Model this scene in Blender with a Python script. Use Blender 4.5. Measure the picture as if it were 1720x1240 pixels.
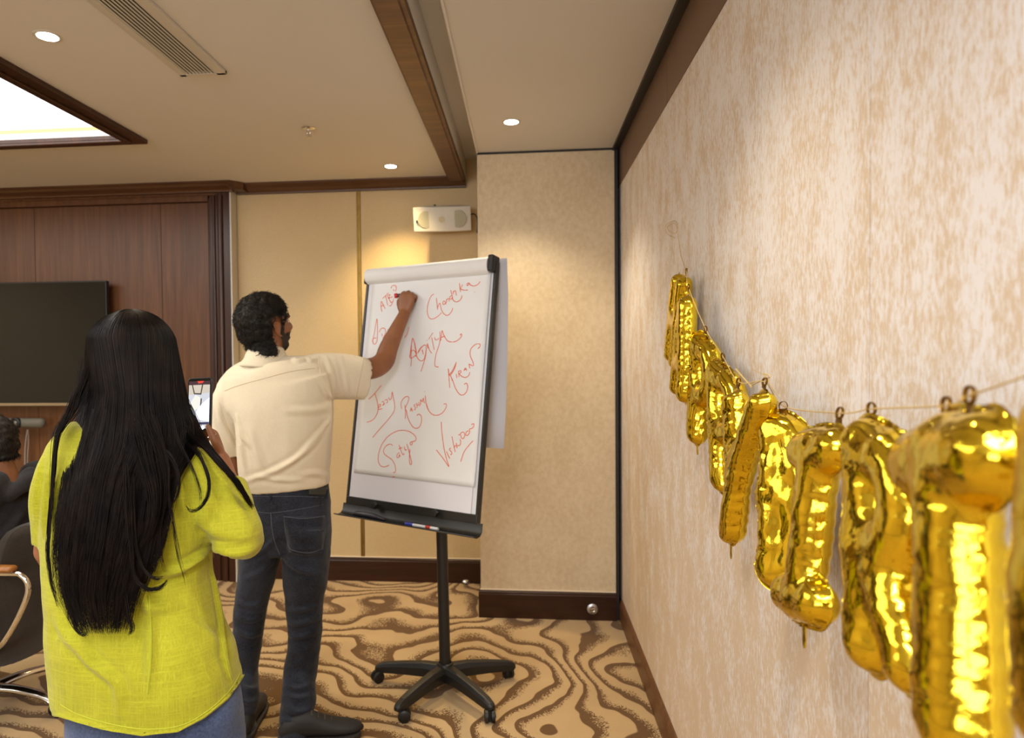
import bpy, bmesh, math, random
import numpy as np
from mathutils import Vector, Matrix, noise, bvhtree
random.seed(7); rng = np.random.default_rng(7)
for o in list(bpy.data.objects): bpy.data.objects.remove(o)
SC = bpy.context.scene; COL = SC.collection
# ---------------------------------------------------------------- camera
F = 1150.0; PPX, PPY = 769.0, 620.0
CAM = Vector((0, 0, 1.5))
_d = Vector((879-PPX, -(592-PPY), -F)).normalized()
_u0 = Vector((-0.0095, 1.0, 0.0)); _u0.z = -(_d.x*_u0.x+_d.y*_u0.y)/_d.z
_u = _u0.normalized(); _r = _d.cross(_u)
# rows: world axes expressed in camera space -> world = Rw @ cam
Rw = Matrix((_r, _d, _u))
def ray(px, py):
    return Rw @ Vector(((px-PPX)/F, -(py-PPY)/F, -1.0))
def P(px, py, Y):
    r = ray(px, py); return CAM + r*(Y/r.y)
def PX(px, py, X):
    r = ray(px, py); return CAM + r*(X/r.x)
def PZ(px, py, Z):
    r = ray(px, py); return CAM + r*((Z-CAM.z)/r.z)
cd = bpy.data.cameras.new('camera'); cam = bpy.data.objects.new('camera', cd); COL.objects.link(cam)
cam.matrix_world = Matrix.Translation(CAM) @ Rw.to_4x4()
cd.sensor_width = 36; cd.lens = 36*F/1720; cd.shift_x = (860-PPX)/1720; cd.shift_y = 0
cd.clip_start = 0.05; cd.clip_end = 60
cd.dof.use_dof = True; cd.dof.focus_distance = 1.75; cd.dof.aperture_fstop = 4.0
SC.camera = cam
# ---------------------------------------------------------------- world, light, exposure
w = bpy.data.worlds.new('world'); SC.world = w; w.use_nodes = True
w.node_tree.nodes['Background'].inputs[0].default_value = (0.9, 0.93, 1.0, 1)
w.node_tree.nodes['Background'].inputs[1].default_value = 0.15
SC.view_settings.view_transform = 'Standard'; SC.view_settings.look = 'None'
SC.view_settings.exposure = 0.32; SC.view_settings.gamma = 1.0; SC.view_settings.use_curve_mapping = False
SC.cycles.max_bounces = 8; SC.cycles.diffuse_bounces = 4; SC.cycles.glossy_bounces = 5
SC.cycles.transparent_max_bounces = 12
SC.cycles.sample_clamp_indirect = 6.0
SC.cycles.caustics_reflective = False; SC.cycles.caustics_refractive = False
def area(name, loc, rot, sx, sy, power, col):
    l = bpy.data.lights.new(name, 'AREA'); l.shape = 'RECTANGLE'; l.size = sx; l.size_y = sy
    l.energy = power; l.color = col
    o = bpy.data.objects.new(name, l); COL.objects.link(o); o.location = loc; o.rotation_euler = rot
    return o
R = math.radians
WARM = (1.0, 0.80, 0.50); COOL = (0.86, 0.92, 1.0); NEUT = (1.0, 0.90, 0.72)
area('rear_cool_fill', (-2.2, -3.85, 1.75), (R(-90), 0, R(180)), 3.6, 1.4, 120, COOL)  # added cool fill behind the camera; no window stands there
area('bounce_fill', (-.62, -.5, 2.59), (0, R(14), 0), 1.1, 1.1, 78, (.97, .97, 1.0))  # added fill standing in for flash bounced off the ceiling
# ---------------------------------------------------------------- tags and mesh helpers
def tag(o, label=None, cat=None, group=None, kind=None):
    if label: o['label'] = label
    if cat: o['category'] = cat
    if group: o['group'] = group
    if kind: o['kind'] = kind
    return o
def empty(name, loc=(0, 0, 0), label=None, cat=None, group=None, kind=None, rz=0):
    o = bpy.data.objects.new(name, None); COL.objects.link(o); o.location = loc
    o.rotation_euler = (0, 0, rz); o.empty_display_size = .05
    return tag(o, label, cat, group, kind)
def link(name, me, mat=None, parent=None, smooth=False):
    me.name = name
    o = bpy.data.objects.new(name, me); COL.objects.link(o)
    if mat is not None:
        me.materials.clear()
        for m in (mat if isinstance(mat, (list, tuple)) else [mat]): me.materials.append(m)
    if parent is not None:
        o.parent = parent
        # world coordinates are used in meshes: cancel the parent's transform
        bpy_par = Matrix.Translation(parent.location) @ parent.rotation_euler.to_matrix().to_4x4() if parent.type == 'EMPTY' or parent.parent is None else Matrix.Identity(4)
        o.matrix_parent_inverse = bpy_par.inverted()
    if smooth:
        me.polygons.foreach_set('use_smooth', [True]*len(me.polygons)); me.update()
    return o
def mesh(verts, faces):
    me = bpy.data.meshes.new('m'); me.from_pydata([tuple(v) for v in verts], [], [tuple(f) for f in faces]); me.update(); return me
class MB:
    """collects simple shapes into one mesh"""
    def __init__(s): s.v = []; s.f = []; s.m = []
    def add(s, vs, fs, mi=0):
        n = len(s.v); s.v += [Vector(v) for v in vs]; s.f += [[i+n for i in f] for f in fs]; s.m += [mi]*len(fs); return s
    def box(s, a, b, mi=0):
        x0, y0, z0 = a; x1, y1, z1 = b
        return s.add([(x0,y0,z0),(x1,y0,z0),(x1,y1,z0),(x0,y1,z0),(x0,y0,z1),(x1,y0,z1),(x1,y1,z1),(x0,y1,z1)],
                     [(0,3,2,1),(4,5,6,7),(0,1,5,4),(1,2,6,5),(2,3,7,6),(3,0,4,7)], mi)
    def obox(s, c, ax, ay, az, mi=0):
        """oriented box: centre and three half-extent vectors"""
        c, ax, ay, az = map(Vector, (c, ax, ay, az)); vs = []
        for k in (-1, 1):
            for (i, j) in ((-1,-1),(1,-1),(1,1),(-1,1)): vs.append(c+ax*i+ay*j+az*k)
        fl = [(0,3,2,1),(4,5,6,7),(0,1,5,4),(1,2,6,5),(2,3,7,6),(3,0,4,7)]
        if ax.cross(ay).dot(az) < 0: fl = [tuple(reversed(f)) for f in fl]
        return s.add(vs, fl, mi)
    def tube(s, pts, rad, n=10, ref=None, sub=0, cap=True, mi=0, rnd=False):
        vs, fs = tube_geo(pts, rad, n, ref, sub, cap, rnd); return s.add(vs, fs, mi)
    def lathe(s, prof, c=(0,0,0), axis=(0,0,1), n=24, mi=0):
        """prof: list of (radius, height) along axis"""
        c = Vector(c); a = Vector(axis).normalized(); t = Vector((1,0,0)) if abs(a.x) < .9 else Vector((0,1,0))
        u = a.cross(t).normalized(); v = a.cross(u); vs = []; fs = []
        for (r, h) in prof:
            for i in range(n):
                an = 2*math.pi*i/n; vs.append(c + a*h + u*(r*math.cos(an)) + v*(r*math.sin(an)))
        for k in range(len(prof)-1):
            for i in range(n):
                j = (i+1) % n; fs.append((k*n+i, k*n+j, (k+1)*n+j, (k+1)*n+i))
        fs.append(tuple(reversed(range(n)))); fs.append(tuple(range((len(prof)-1)*n, len(prof)*n)))
        return s.add(vs, fs, mi)
    def prism(s, poly, off, mi=0):
        """planar polygon (list of Vectors) extruded by vector off"""
        off = Vector(off); n = len(poly); vs = [Vector(p) for p in poly]+[Vector(p)+off for p in poly]
        fs = [tuple(range(n)), tuple(reversed(range(n, 2*n)))] + [(i, i+n, (i+1) % n+n, (i+1) % n) for i in range(n)]
        return s.add(vs, fs, mi)
    def me(s):
        me = mesh(s.v, s.f)
        if any(s.m): me.polygons.foreach_set('material_index', s.m)
        bm = bmesh.new(); bm.from_mesh(me); bmesh.ops.recalc_face_normals(bm, faces=bm.faces); bm.to_mesh(me); bm.free()
        return me
    def build(s, name, mat, parent=None, smooth=False, bevel=0, auto=True):
        o = link(name, s.me(), mat, parent, smooth)
        if bevel:
            md = o.modifiers.new('bevel', 'BEVEL'); md.width = bevel; md.segments = 2; md.limit_method = 'ANGLE'
        if smooth and auto: set_auto(o.data, 40)
        return o
def set_auto(me, deg):
    bm = bmesh.new(); bm.from_mesh(me); th = R(deg)
    for e in bm.edges:
        e.smooth = not (len(e.link_faces) == 2 and e.calc_face_angle(0) > th)
    bm.to_mesh(me); bm.free()
def cr(pts, sub):
    """Catmull-Rom resampling of a list of Vectors/arrays"""
    A = np.array([list(p) if hasattr(p, '__len__') else [p] for p in pts], float)
    if sub <= 1 or len(A) < 3: return A
    E = np.vstack([2*A[0]-A[1], A, 2*A[-1]-A[-2]]); out = []
    for i in range(1, len(E)-2):
        p0, p1, p2, p3 = E[i-1:i+3]
        for k in range(sub):
            t = k/sub
            out.append(.5*((2*p1)+(-p0+p2)*t+(2*p0-5*p1+4*p2-p3)*t*t+(-p0+3*p1-3*p2+p3)*t**3))
    out.append(A[-1]); return np.array(out)
def tube_geo(pts, rad, n=10, ref=None, sub=0, cap=True, rnd=False, sq=2.0):
    """tube along points. rad: scalar, list of scalars, or list of (ra, rb): ra along ref axis (perpendicular part), rb across"""
    if not hasattr(rad, '__len__'): rad = [rad]*len(pts)
    rad = [(r, r) if not hasattr(r, '__len__') else tuple(r) for r in rad]
    Pn = np.array([list(p) for p in pts], float); Rn = np.array(rad, float)
    if sub > 1: Pn = cr(Pn, sub); Rn = np.maximum(cr(Rn, sub), 1e-4)
    if rnd:   # rounded caps
        def capend(p, q, r):
            d = p-q; d = d/(np.linalg.norm(d)+1e-9); rr = min(r); ps = []; rs = []
            for a in (30, 58, 80):
                ps.append(p+d*rr*math.sin(R(a))); rs.append(r*math.cos(R(a)))
            return ps, rs
        ps, rs = capend(Pn[0], Pn[1], Rn[0]); pe, re_ = capend(Pn[-1], Pn[-2], Rn[-1])
        Pn = np.vstack([ps[::-1], Pn, pe]); Rn = np.vstack([rs[::-1], Rn, re_])
    m = len(Pn); T = np.gradient(Pn, axis=0); T /= (np.linalg.norm(T, axis=1, keepdims=True)+1e-12)
    vs = []
    if ref is None:
        t0 = T[0]; a = np.array([0, 0, 1.]) if abs(t0[2]) < .9 else np.array([1., 0, 0]); U = np.cross(t0, a); U /= np.linalg.norm(U)
        refs = []
        for i in range(m):
            U = U - T[i]*np.dot(U, T[i]); U /= np.linalg.norm(U)+1e-12; refs.append(U.copy())
    else:
        rf = np.array(list(ref), float)
        refs = []
        for i in range(m):
            U = rf - T[i]*np.dot(rf, T[i]); U /= np.linalg.norm(U)+1e-12; refs.append(U)
    for i in range(m):
        U = refs[i]; V = np.cross(T[i], U)
        for k in range(n):
            a = 2*math.pi*k/n; c, s = math.cos(a), math.sin(a)
            if sq != 2.0:
                c = math.copysign(abs(c)**(2/sq), c); s = math.copysign(abs(s)**(2/sq), s)
            vs.append(Pn[i]+U*Rn[i, 0]*c+V*Rn[i, 1]*s)
    fs = []
    for i in range(m-1):
        for k in range(n):
            j = (k+1) % n; fs.append((i*n+k, i*n+j, (i+1)*n+j, (i+1)*n+k))
    if cap: fs.append(tuple(reversed(range(n)))); fs.append(tuple(range((m-1)*n, m*n)))
    return vs, fs
def ell_geo(c, f, r, u, rf, rr, ru, nu=16, nv=10):
    c, f, r, u = map(lambda a: np.array(list(a), float), (c, f, r, u)); vs = [c+u*ru]; fs = []
    for i in range(1, nv):
        ph = math.pi*i/nv
        for k in range(nu):
            a = 2*math.pi*k/nu; vs.append(c+u*ru*math.cos(ph)+(f*rf*math.cos(a)+r*rr*math.sin(a))*math.sin(ph))
    vs.append(c-u*ru)
    for k in range(nu):
        fs.append((0, 1+k, 1+(k+1) % nu)); b = 1+(nv-2)*nu; fs.append((b+k, len(vs)-1, b+(k+1) % nu))
    for i in range(nv-2):
        for k in range(nu):
            j = (k+1) % nu; fs.append((1+i*nu+k, 1+(i+1)*nu+k, 1+(i+1)*nu+j, 1+i*nu+j))
    return vs, fs
def fuse(parts, voxel, smooth=4, fac=.5):
    """union of closed meshes [(verts, faces)...] by voxel remesh -> mesh datablock"""
    mb = MB()
    for vs, fs in parts: mb.add(vs, fs)
    o = bpy.data.objects.new('tmp', mb.me()); COL.objects.link(o)
    md = o.modifiers.new('r', 'REMESH'); md.mode = 'VOXEL'; md.voxel_size = voxel
    if smooth:
        sm = o.modifiers.new('s', 'SMOOTH'); sm.iterations = smooth; sm.factor = fac
    dg = bpy.context.evaluated_depsgraph_get(); me = bpy.data.meshes.new_from_object(o.evaluated_get(dg))
    bpy.data.objects.remove(o); return me
def getco(me):
    a = np.empty(len(me.vertices)*3); me.vertices.foreach_get('co', a); return a.reshape(-1, 3)
def getno(me):
    a = np.empty(len(me.vertices)*3); me.vertices.foreach_get('normal', a); return a.reshape(-1, 3)
def setco(me, a):
    me.vertices.foreach_set('co', a.ravel()); me.update()
# ---- value-noise in numpy (smooth, 3D)
_perm = np.random.default_rng(3).random((32, 32, 32))
def vnoise(p):
    p = np.asarray(p); i = np.floor(p).astype(int); f = p-i; f = f*f*(3-2*f); i %= 32; j = (i+1) % 32
    g = lambda a, b, c: _perm[a, b, c]
    x0, y0, z0 = i.T; x1, y1, z1 = j.T; fx, fy, fz = f.T
    c00 = g(x0,y0,z0)*(1-fx)+g(x1,y0,z0)*fx; c10 = g(x0,y1,z0)*(1-fx)+g(x1,y1,z0)*fx
    c01 = g(x0,y0,z1)*(1-fx)+g(x1,y0,z1)*fx; c11 = g(x0,y1,z1)*(1-fx)+g(x1,y1,z1)*fx
    return ((c00*(1-fy)+c10*fy)*(1-fz)+(c01*(1-fy)+c11*fy)*fz)*2-1
def proj(co):
    """world -> photo pixel coordinates"""
    q = (np.asarray(co)-np.array(list(CAM))) @ np.array([list(r) for r in Rw])
    return np.stack([PPX+F*q[:, 0]/-q[:, 2], PPY-F*q[:, 1]/-q[:, 2]], 1)
def segdist(p, a, b):
    ab = b-a; t = np.clip(((p-a)@ab)/(ab@ab+1e-12), 0, 1); d = p-(a+t[:, None]*ab); return np.linalg.norm(d, axis=1), t
def crease(me, lines, facing=True):
    """cloth folds: raised or sunk ridges along 3D polylines. lines: (points3d, width, height)"""
    co = getco(me); no = getno(me); d = np.zeros(len(co))
    for pts, w_, h in lines:
        A = cr(pts, 5); dm = np.full(len(co), 9.); fall = np.zeros(len(co))
        for i in range(len(A)-1):
            dd, t = segdist(co, A[i], A[i+1]); u = (i+t)/(len(A)-1); k = dd < dm
            dm[k] = dd[k]; fall[k] = np.sin(np.pi*np.clip(u[k], .03, .97))**.6
        x = dm/w_; d += h*fall*(np.exp(-x*x)-.45*np.exp(-((x-1.7)/.8)**2))
    setco(me, co+no*d[:, None])
# ---------------------------------------------------------------- materials
def newmat(name):
    m = bpy.data.materials.new(name); m.use_nodes = True; nt = m.node_tree; b = nt.nodes['Principled BSDF']
    return m, nt, b
def S(c):
    """sRGB 0-255 -> linear"""
    return tuple(((x/255)/12.92 if x/255 <= .04045 else ((x/255+.055)/1.055)**2.4) for x in c)
def pm(name, col, rough=.5, metal=0, spec=.5, bump=0, bscale=200, var=0, vscale=3, sheen=0, coat=0, trans=0):
    m, nt, b = newmat(name); c = tuple(col)+(1,)
    b.inputs['Base Color'].default_value = c; b.inputs['Roughness'].default_value = rough
    b.inputs['Metallic'].default_value = metal; b.inputs['Specular IOR Level'].default_value = spec
    b.inputs['Sheen Weight'].default_value = sheen; b.inputs['Coat Weight'].default_value = coat
    tc = nt.nodes.new('ShaderNodeTexCoord')
    if var:
        n = nt.nodes.new('ShaderNodeTexNoise'); n.inputs['Scale'].default_value = vscale; n.inputs['Detail'].default_value = 5
        nt.links.new(tc.outputs['Object'], n.inputs['Vector'])
        mx = ramp(nt, n.outputs['Fac'], [(.3, tuple(x*(1-var) for x in col)), (.7, tuple(min(1, x*(1+var)) for x in col))])
        nt.links.new(mx, b.inputs['Base Color'])
    if bump:
        n = nt.nodes.new('ShaderNodeTexNoise'); n.inputs['Scale'].default_value = bscale; n.inputs['Detail'].default_value = 3
        nt.links.new(tc.outputs['Object'], n.inputs['Vector'])
        bp = nt.nodes.new('ShaderNodeBump'); bp.inputs['Strength'].default_value = bump; bp.inputs['Distance'].default_value = .002
        nt.links.new(n.outputs['Fac'], bp.inputs['Height']); nt.links.new(bp.outputs['Normal'], b.inputs['Normal'])
    return m
def ramp(nt, src, stops, interp='LINEAR'):
    r = nt.nodes.new('ShaderNodeValToRGB'); r.color_ramp.interpolation = interp; e = r.color_ramp.elements
    while len(e) < len(stops): e.new(.5)
    for k, (p, c) in enumerate(stops):
        e[k].position = p; e[k].color = tuple(c)+(1,) if hasattr(c, '__len__') else (c, c, c, 1)
    nt.links.new(src, r.inputs['Fac']); return r.outputs['Color']
def N(nt, typ, **kw):
    n = nt.nodes.new('ShaderNode'+typ)
    for k, v in kw.items(): setattr(n, k, v)
    return n
def emis(name, col, st):
    m, nt, b = newmat(name); b.inputs['Base Color'].default_value = (0, 0, 0, 1)
    b.inputs['Emission Color'].default_value = tuple(col)+(1,); b.inputs['Emission Strength'].default_value = st; return m
def mapped(nt, scale=(1, 1, 1), rot=(0, 0, 0)):
    tc = N(nt, 'TexCoord'); mp = N(nt, 'Mapping'); mp.inputs['Scale'].default_value = scale; mp.inputs['Rotation'].default_value = rot
    nt.links.new(tc.outputs['Object'], mp.inputs['Vector']); return mp.outputs['Vector']
def texn(nt, vec, scale, detail=4, rough=.5, dist=0):
    n = N(nt, 'TexNoise'); n.inputs['Scale'].default_value = scale; n.inputs['Detail'].default_value = detail
    n.inputs['Roughness'].default_value = rough; n.inputs['Distortion'].default_value = dist
    nt.links.new(vec, n.inputs['Vector']); return n.outputs['Fac']
def mth(nt, op, a, b=None, c=None):
    n = N(nt, 'Math', operation=op)
    for k, x in enumerate((a, b, c)):
        if x is None: continue
        if hasattr(x, 'default_value') or hasattr(x, 'is_linked'): nt.links.new(x, n.inputs[k])
        else: n.inputs[k].default_value = x
    return n.outputs[0]
def bumpn(nt, b, h, strength=.3, dist=.002):
    bp = N(nt, 'Bump'); bp.inputs['Strength'].default_value = strength; bp.inputs['Distance'].default_value = dist
    nt.links.new(h, bp.inputs['Height']); nt.links.new(bp.outputs['Normal'], b.inputs['Normal'])
M = {}
M['ceiling'] = pm('ceiling_paint', S((216, 213, 209)), .9, bump=.15, bscale=300)
M['black'] = pm('black_plastic', (.008, .0075, .007), .45, bump=.1, bscale=600)
M['blackmetal'] = pm('black_powder_coat', (.013, .012, .010), .42)
M['dark_track'] = pm('dark_track', (.012, .008, .006), .5)
M['chrome'] = pm('chrome', (.75, .73, .70), .12, 1)
M['brass'] = pm('brass', S((150, 118, 60)), .42, 1, var=.15, vscale=20)
M['white_plastic'] = pm('white_plastic', (.62, .59, .52), .35)
M['paper'] = pm('paper', (.80, .80, .79), .7, var=.03, vscale=4, bump=.12, bscale=9)
M['boardwhite'] = pm('board_white', (.70, .70, .72), .3)
M['ink'] = pm('orange_ink', S((226, 96, 48)), .6)
def wood(name, c0, c1, c2, rough=.3, vert=True, sc=1.0):
    m, nt, b = newmat(name)
    v = mapped(nt, (14*sc, 14*sc, .7*sc) if vert else (.7*sc, 14*sc, 14*sc))
    n = texn(nt, v, 2.2, 6, .6, .6); v2 = mapped(nt, (90, 90, 3) if vert else (3, 90, 90)); n2 = texn(nt, v2, 2.0, 3)
    mx = mth(nt, 'ADD', mth(nt, 'MULTIPLY', n, .75), mth(nt, 'MULTIPLY', n2, .25))
    nt.links.new(ramp(nt, mx, [(.33, c0), (.5, c1), (.68, c2)]), b.inputs['Base Color'])
    b.inputs['Roughness'].default_value = rough; b.inputs['Specular IOR Level'].default_value = .4
    bumpn(nt, b, n2, .08, .001); return m
M['wood'] = wood('panel_walnut', S((78, 46, 24)), S((94, 58, 31)), S((112, 72, 40)), .36)
M['wooddark'] = wood('dark_walnut', S((48, 27, 17)), S((60, 34, 22)), S((76, 44, 28)), .3)
M['woodtrim'] = wood('trim_walnut', S((70, 44, 26)), S((84, 54, 32)), S((102, 68, 42)), .35, vert=False)
M['woodbeam'] = wood('beam_walnut', S((84, 56, 36)), S((98, 66, 42)), S((118, 82, 54)), .4, vert=False)
M['woodbase'] = wood('baseboard_mahogany', S((40, 20, 11)), S((50, 26, 14)), S((62, 33, 18)), .3, vert=False)
def wallpaper(name, c0, c1, sc=40, big=3, stretch=1.0, rough=.6, bump=.25):
    m, nt, b = newmat(name); v = mapped(nt, (1, 1, stretch)); n = texn(nt, v, sc, 5, .6); n2 = texn(nt, v, big, 2)
    f = mth(nt, 'ADD', mth(nt, 'MULTIPLY', n, .7), mth(nt, 'MULTIPLY', n2, .3))
    nt.links.new(ramp(nt, f, [(.38, c0), (.62, c1)]), b.inputs['Base Color'])
    b.inputs['Roughness'].default_value = rough; bumpn(nt, b, n, bump, .001); return m
M['wp_back'] = wallpaper('wallpaper_plain', S((194, 168, 122)), S((206, 181, 135)), 160, 3)
M['wp_col'] = wallpaper('wallpaper_floral', S((200, 178, 143)), S((213, 194, 161)), 40, 6, .8)
def wp_right():
    m, nt, b = newmat('wallpaper_streaked')
    v = mapped(nt, (1, 1, .42)); fine = texn(nt, v, 120, 6, .7, .3)
    v2 = mapped(nt, (1, 1, .55)); patch = texn(nt, v2, 11, 4, .6)
    v3 = mapped(nt, (1, 1, .08)); st = texn(nt, v3, 420, 2, .5)
    f = mth(nt, 'ADD', mth(nt, 'ADD', mth(nt, 'MULTIPLY', fine, .5), mth(nt, 'MULTIPLY', patch, .36)), mth(nt, 'MULTIPLY', st, .14))
    # light falloff painted in: fewer pale streaks, so darker, towards the skirting
    tc = N(nt, 'TexCoord'); sp = N(nt, 'SeparateXYZ'); nt.links.new(tc.outputs['Object'], sp.inputs[0])
    f = mth(nt, 'ADD', f, mth(nt, 'MULTIPLY', mth(nt, 'MINIMUM', mth(nt, 'SUBTRACT', sp.outputs['Z'], 1.5), .35), .05))
    mask = ramp(nt, f, [(.445, 0), (.555, 1)])
    mix = N(nt, 'Mix', data_type='RGBA'); nt.links.new(mask, mix.inputs[0])
    mix.inputs[6].default_value = S((212, 190, 162))+(1,); mix.inputs[7].default_value = S((232, 226, 222))+(1,)
    nt.links.new(mix.outputs[2], b.inputs['Base Color'])
    nt.links.new(ramp(nt, mask, [(0, .7), (1, .45)]), b.inputs['Roughness'])
    bumpn(nt, b, st, .2, .001); return m
M['wp_right'] = wp_right()
def carpet():
    m, nt, b = newmat('carpet_wavy')
    tc = N(nt, 'TexCoord'); mp = N(nt, 'Mapping'); nt.links.new(tc.outputs['Object'], mp.inputs[0]); v = mp.outputs[0]
    n = N(nt, 'TexNoise'); n.inputs['Scale'].default_value = 1.75; n.inputs['Detail'].default_value = 1.0; n.inputs['Roughness'].default_value = .42
    nt.links.new(v, n.inputs['Vector']); ph = mth(nt, 'MULTIPLY', n.outputs['Fac'], 8.5)
    sp = N(nt, 'SeparateXYZ'); nt.links.new(v, sp.inputs[0])
    wx = N(nt, 'MapRange', interpolation_type='SMOOTHSTEP'); wx.inputs[1].default_value = -.75; wx.inputs[2].default_value = .1; nt.links.new(sp.outputs['X'], wx.inputs[0])
    w_ = wx.outputs[0]; yy = mth(nt, 'MULTIPLY', mth(nt, 'SUBTRACT', sp.outputs['Y'], 3.1), 6.0); xx = mth(nt, 'MULTIPLY', sp.outputs['X'], 7.2)
    yy = mth(nt, 'ADD', yy, mth(nt, 'MULTIPLY', sp.outputs['X'], 1.6))
    ph = mth(nt, 'ADD', ph, mth(nt, 'ADD', mth(nt, 'MULTIPLY', yy, mth(nt, 'SUBTRACT', 1.0, w_)), mth(nt, 'MULTIPLY', xx, w_)))
    ph = mth(nt, 'ADD', ph, mth(nt, 'MULTIPLY', texn(nt, v, 7.5, 1), .55))
    fr = mth(nt, 'FRACT', ph)
    sn = N(nt, 'VectorMath', operation='SNAP'); sn.inputs[1].default_value = (.0045, .0045, 1.0); nt.links.new(v, sn.inputs[0])
    wt = N(nt, 'TexWhiteNoise'); nt.links.new(sn.outputs[0], wt.inputs['Vector']); wn = wt.outputs['Value']
    # saw: crisp dark edge at 0, speckled fade on the other side
    thr = mth(nt, 'ADD', fr, mth(nt, 'MULTIPLY', mth(nt, 'SUBTRACT', wn, .5), .34))
    band = ramp(nt, mth(nt, 'MULTIPLY', mth(nt, 'GREATER_THAN', fr, .0), thr), [(.37, 1), (.39, 0)])
    edge = ramp(nt, fr, [(.0, 0), (.025, 1)])
    keep = ramp(nt, fr, [(.62, 1), (.63, 0)])
    mask = mth(nt, 'MULTIPLY', mth(nt, 'MULTIPLY', band, edge), keep)
    fib = texn(nt, v, 260, 3, .7); soft = texn(nt, v, 2.5, 3)
    mix = N(nt, 'Mix', data_type='RGBA'); nt.links.new(mask, mix.inputs[0])
    nt.links.new(ramp(nt, mth(nt, 'ADD', mth(nt, 'MULTIPLY', fib, .5), mth(nt, 'MULTIPLY', soft, .5)), [(.35, S((168, 139, 96))), (.65, S((190, 161, 116)))]), mix.inputs[6])
    nt.links.new(ramp(nt, fib, [(.35, S((78, 50, 12))), (.65, S((110, 76, 24)))]), mix.inputs[7])
    nt.links.new(mix.outputs[2], b.inputs['Base Color']); b.inputs['Roughness'].default_value = .95
    b.inputs['Specular IOR Level'].default_value = .1; b.inputs['Sheen Weight'].default_value = .2
    h = mth(nt, 'SUBTRACT', mth(nt, 'MULTIPLY', fib, .5), mth(nt, 'MULTIPLY', mask, .35)); bumpn(nt, b, h, .5, .004)
    return m
M['carpet'] = carpet()
# ================================================================ ROOM
ZC = 2.62; YB = 4.42; YC = 3.855; XC = -0.25; XR = 0.54; YW = 4.34; XW = -1.90
XL = -6.0; YF = -4.0
fl = MB().box((XL-.1, YF-.1, -.06), (XR+.25, YB+.25, 0)).build('floor', M['carpet']); tag(fl, kind='structure')
# ceiling: main sheet with an opening for the luminous panel, air slot beside the beam, lower strip on the right
SX0, SX1, SY0, SY1 = -5.6, -2.02, .35, 3.32     # opening of the luminous panel
c = MB()
c.box((XL, YF, ZC), (SX0, YB, ZC+.03)).box((SX1, YF, ZC), (-.40, YB, ZC+.03))
c.box((SX0, YF, ZC), (SX1, SY0, ZC+.03)).box((SX0, SY1, ZC), (SX1, YB, ZC+.03))
c.box((XC, YF, ZC), (XR+.1, YC+.02, ZC+.04))
c.box((-.42, YF, ZC+.13), (XC+.1, YB, ZC+.16)).box((XC-.004, YF, ZC-.004), (XC+.006, YC, ZC+.13)).box((-.372, YF, ZC), (-.36, YB, ZC+.13))
c.box((XL, YF, ZC+.22), (XR+.2, YB, ZC+.25))
tag(c.build('ceiling', M['ceiling']), kind='structure')
tag(MB().box((XL-.1, YF-.1, 0), (XL, YB+.1, ZC+.25)).build('wall_left', M['wp_back']), kind='structure')
tag(MB().box((XL, YF-.1, 0), (XR+.2, YF, ZC+.25)).build('wall_front', M['wp_back']), kind='structure')
# back wall: backing, two cloth panels with brass strip between
wb = MB().box((XL, YB+.012, 0), (XC+.3, YB+.15, ZC+.2)).build('wall_back', M['wp_back']); tag(wb, kind='structure')
MB().box((XW+.01, YB, .16), (-1.080, YB+.012, ZC+.13)).build('wall_panel', M['wp_back'], wb)
MB().box((-1.052, YB, .16), (XC+.02, YB+.012, ZC+.13)).build('wall_panel.001', M['wp_back'], wb)
br = MB().box((-1.078, YB+.002, .16), (-1.054, YB+.014, 2.59)).box((-1.076, YB-.004, .16), (-1.070, YB+.004, 2.59)).box((-1.062, YB-.004, .16), (-1.056, YB+.004, 2.59))
br.lathe([(.007, 0), (.007, .008), (.001, .010)], (-1.066, YB+.002, 2.03), (0, -1, 0), 12)
tag(br.build('trim_1', M['brass']), kind='structure')
# column (projecting wall pier) with baseboard
tag(MB().box((XC, YC, 0), (XR-.035, YB+.1, ZC+.14)).build('wall_pier', M['wp_col']), kind='structure')
def board(name, a, b, inward, h=.155, t=.016, mat='woodbase'):
    a = Vector(a); b = Vector(b); n = Vector(inward); prof = [(0, 0), (t, 0), (t, h-.022), (t*.8, h-.017), (t*.8, h-.010), (t*.45, h-.004), (t*.45, h), (0, h)]
    m = MB(); m.prism([a+n*p+Vector((0, 0, q)) for p, q in prof], b-a); return m
o = board('b', (XC-.012, YC, 0), (XR-.035, YC, 0), (0, -1, 0)).build('baseboard_pier', M['woodbase']); tag(o, kind='structure')
tag(MB().box((XC-.004, YC-.008, .155), (XR-.036, YC, .161)).build('trim_2', pm('cream_bead', S((222, 205, 180)), .5)), kind='structure')
tag(board('b', (XC-.02, YB, 0), (XW, YB, 0), (0, -1, 0)).build('baseboard_back', M['woodbase']), kind='structure')
tag(MB().box((XW, YB-.008, .155), (XC, YB, .161)).build('trim_3', bpy.data.materials['cream_bead']), kind='structure')
tag(board('b', (XC, YB, 0), (XC, YC, 0), (-1, 0, 0), t=.012).build('baseboard_return', M['woodbase']), kind='structure')
# dark joint between pier and folding wall, shadow joint under the ceiling
tag(MB().box((XR-.035, YC-.006, 0), (XR-.018, YC+.1, ZC+.04)).box((XC, YC-.003, ZC-.012), (XR-.02, YC+.05, ZC-.001)).build('trim_4', M['dark_track']), kind='structure')
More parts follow.
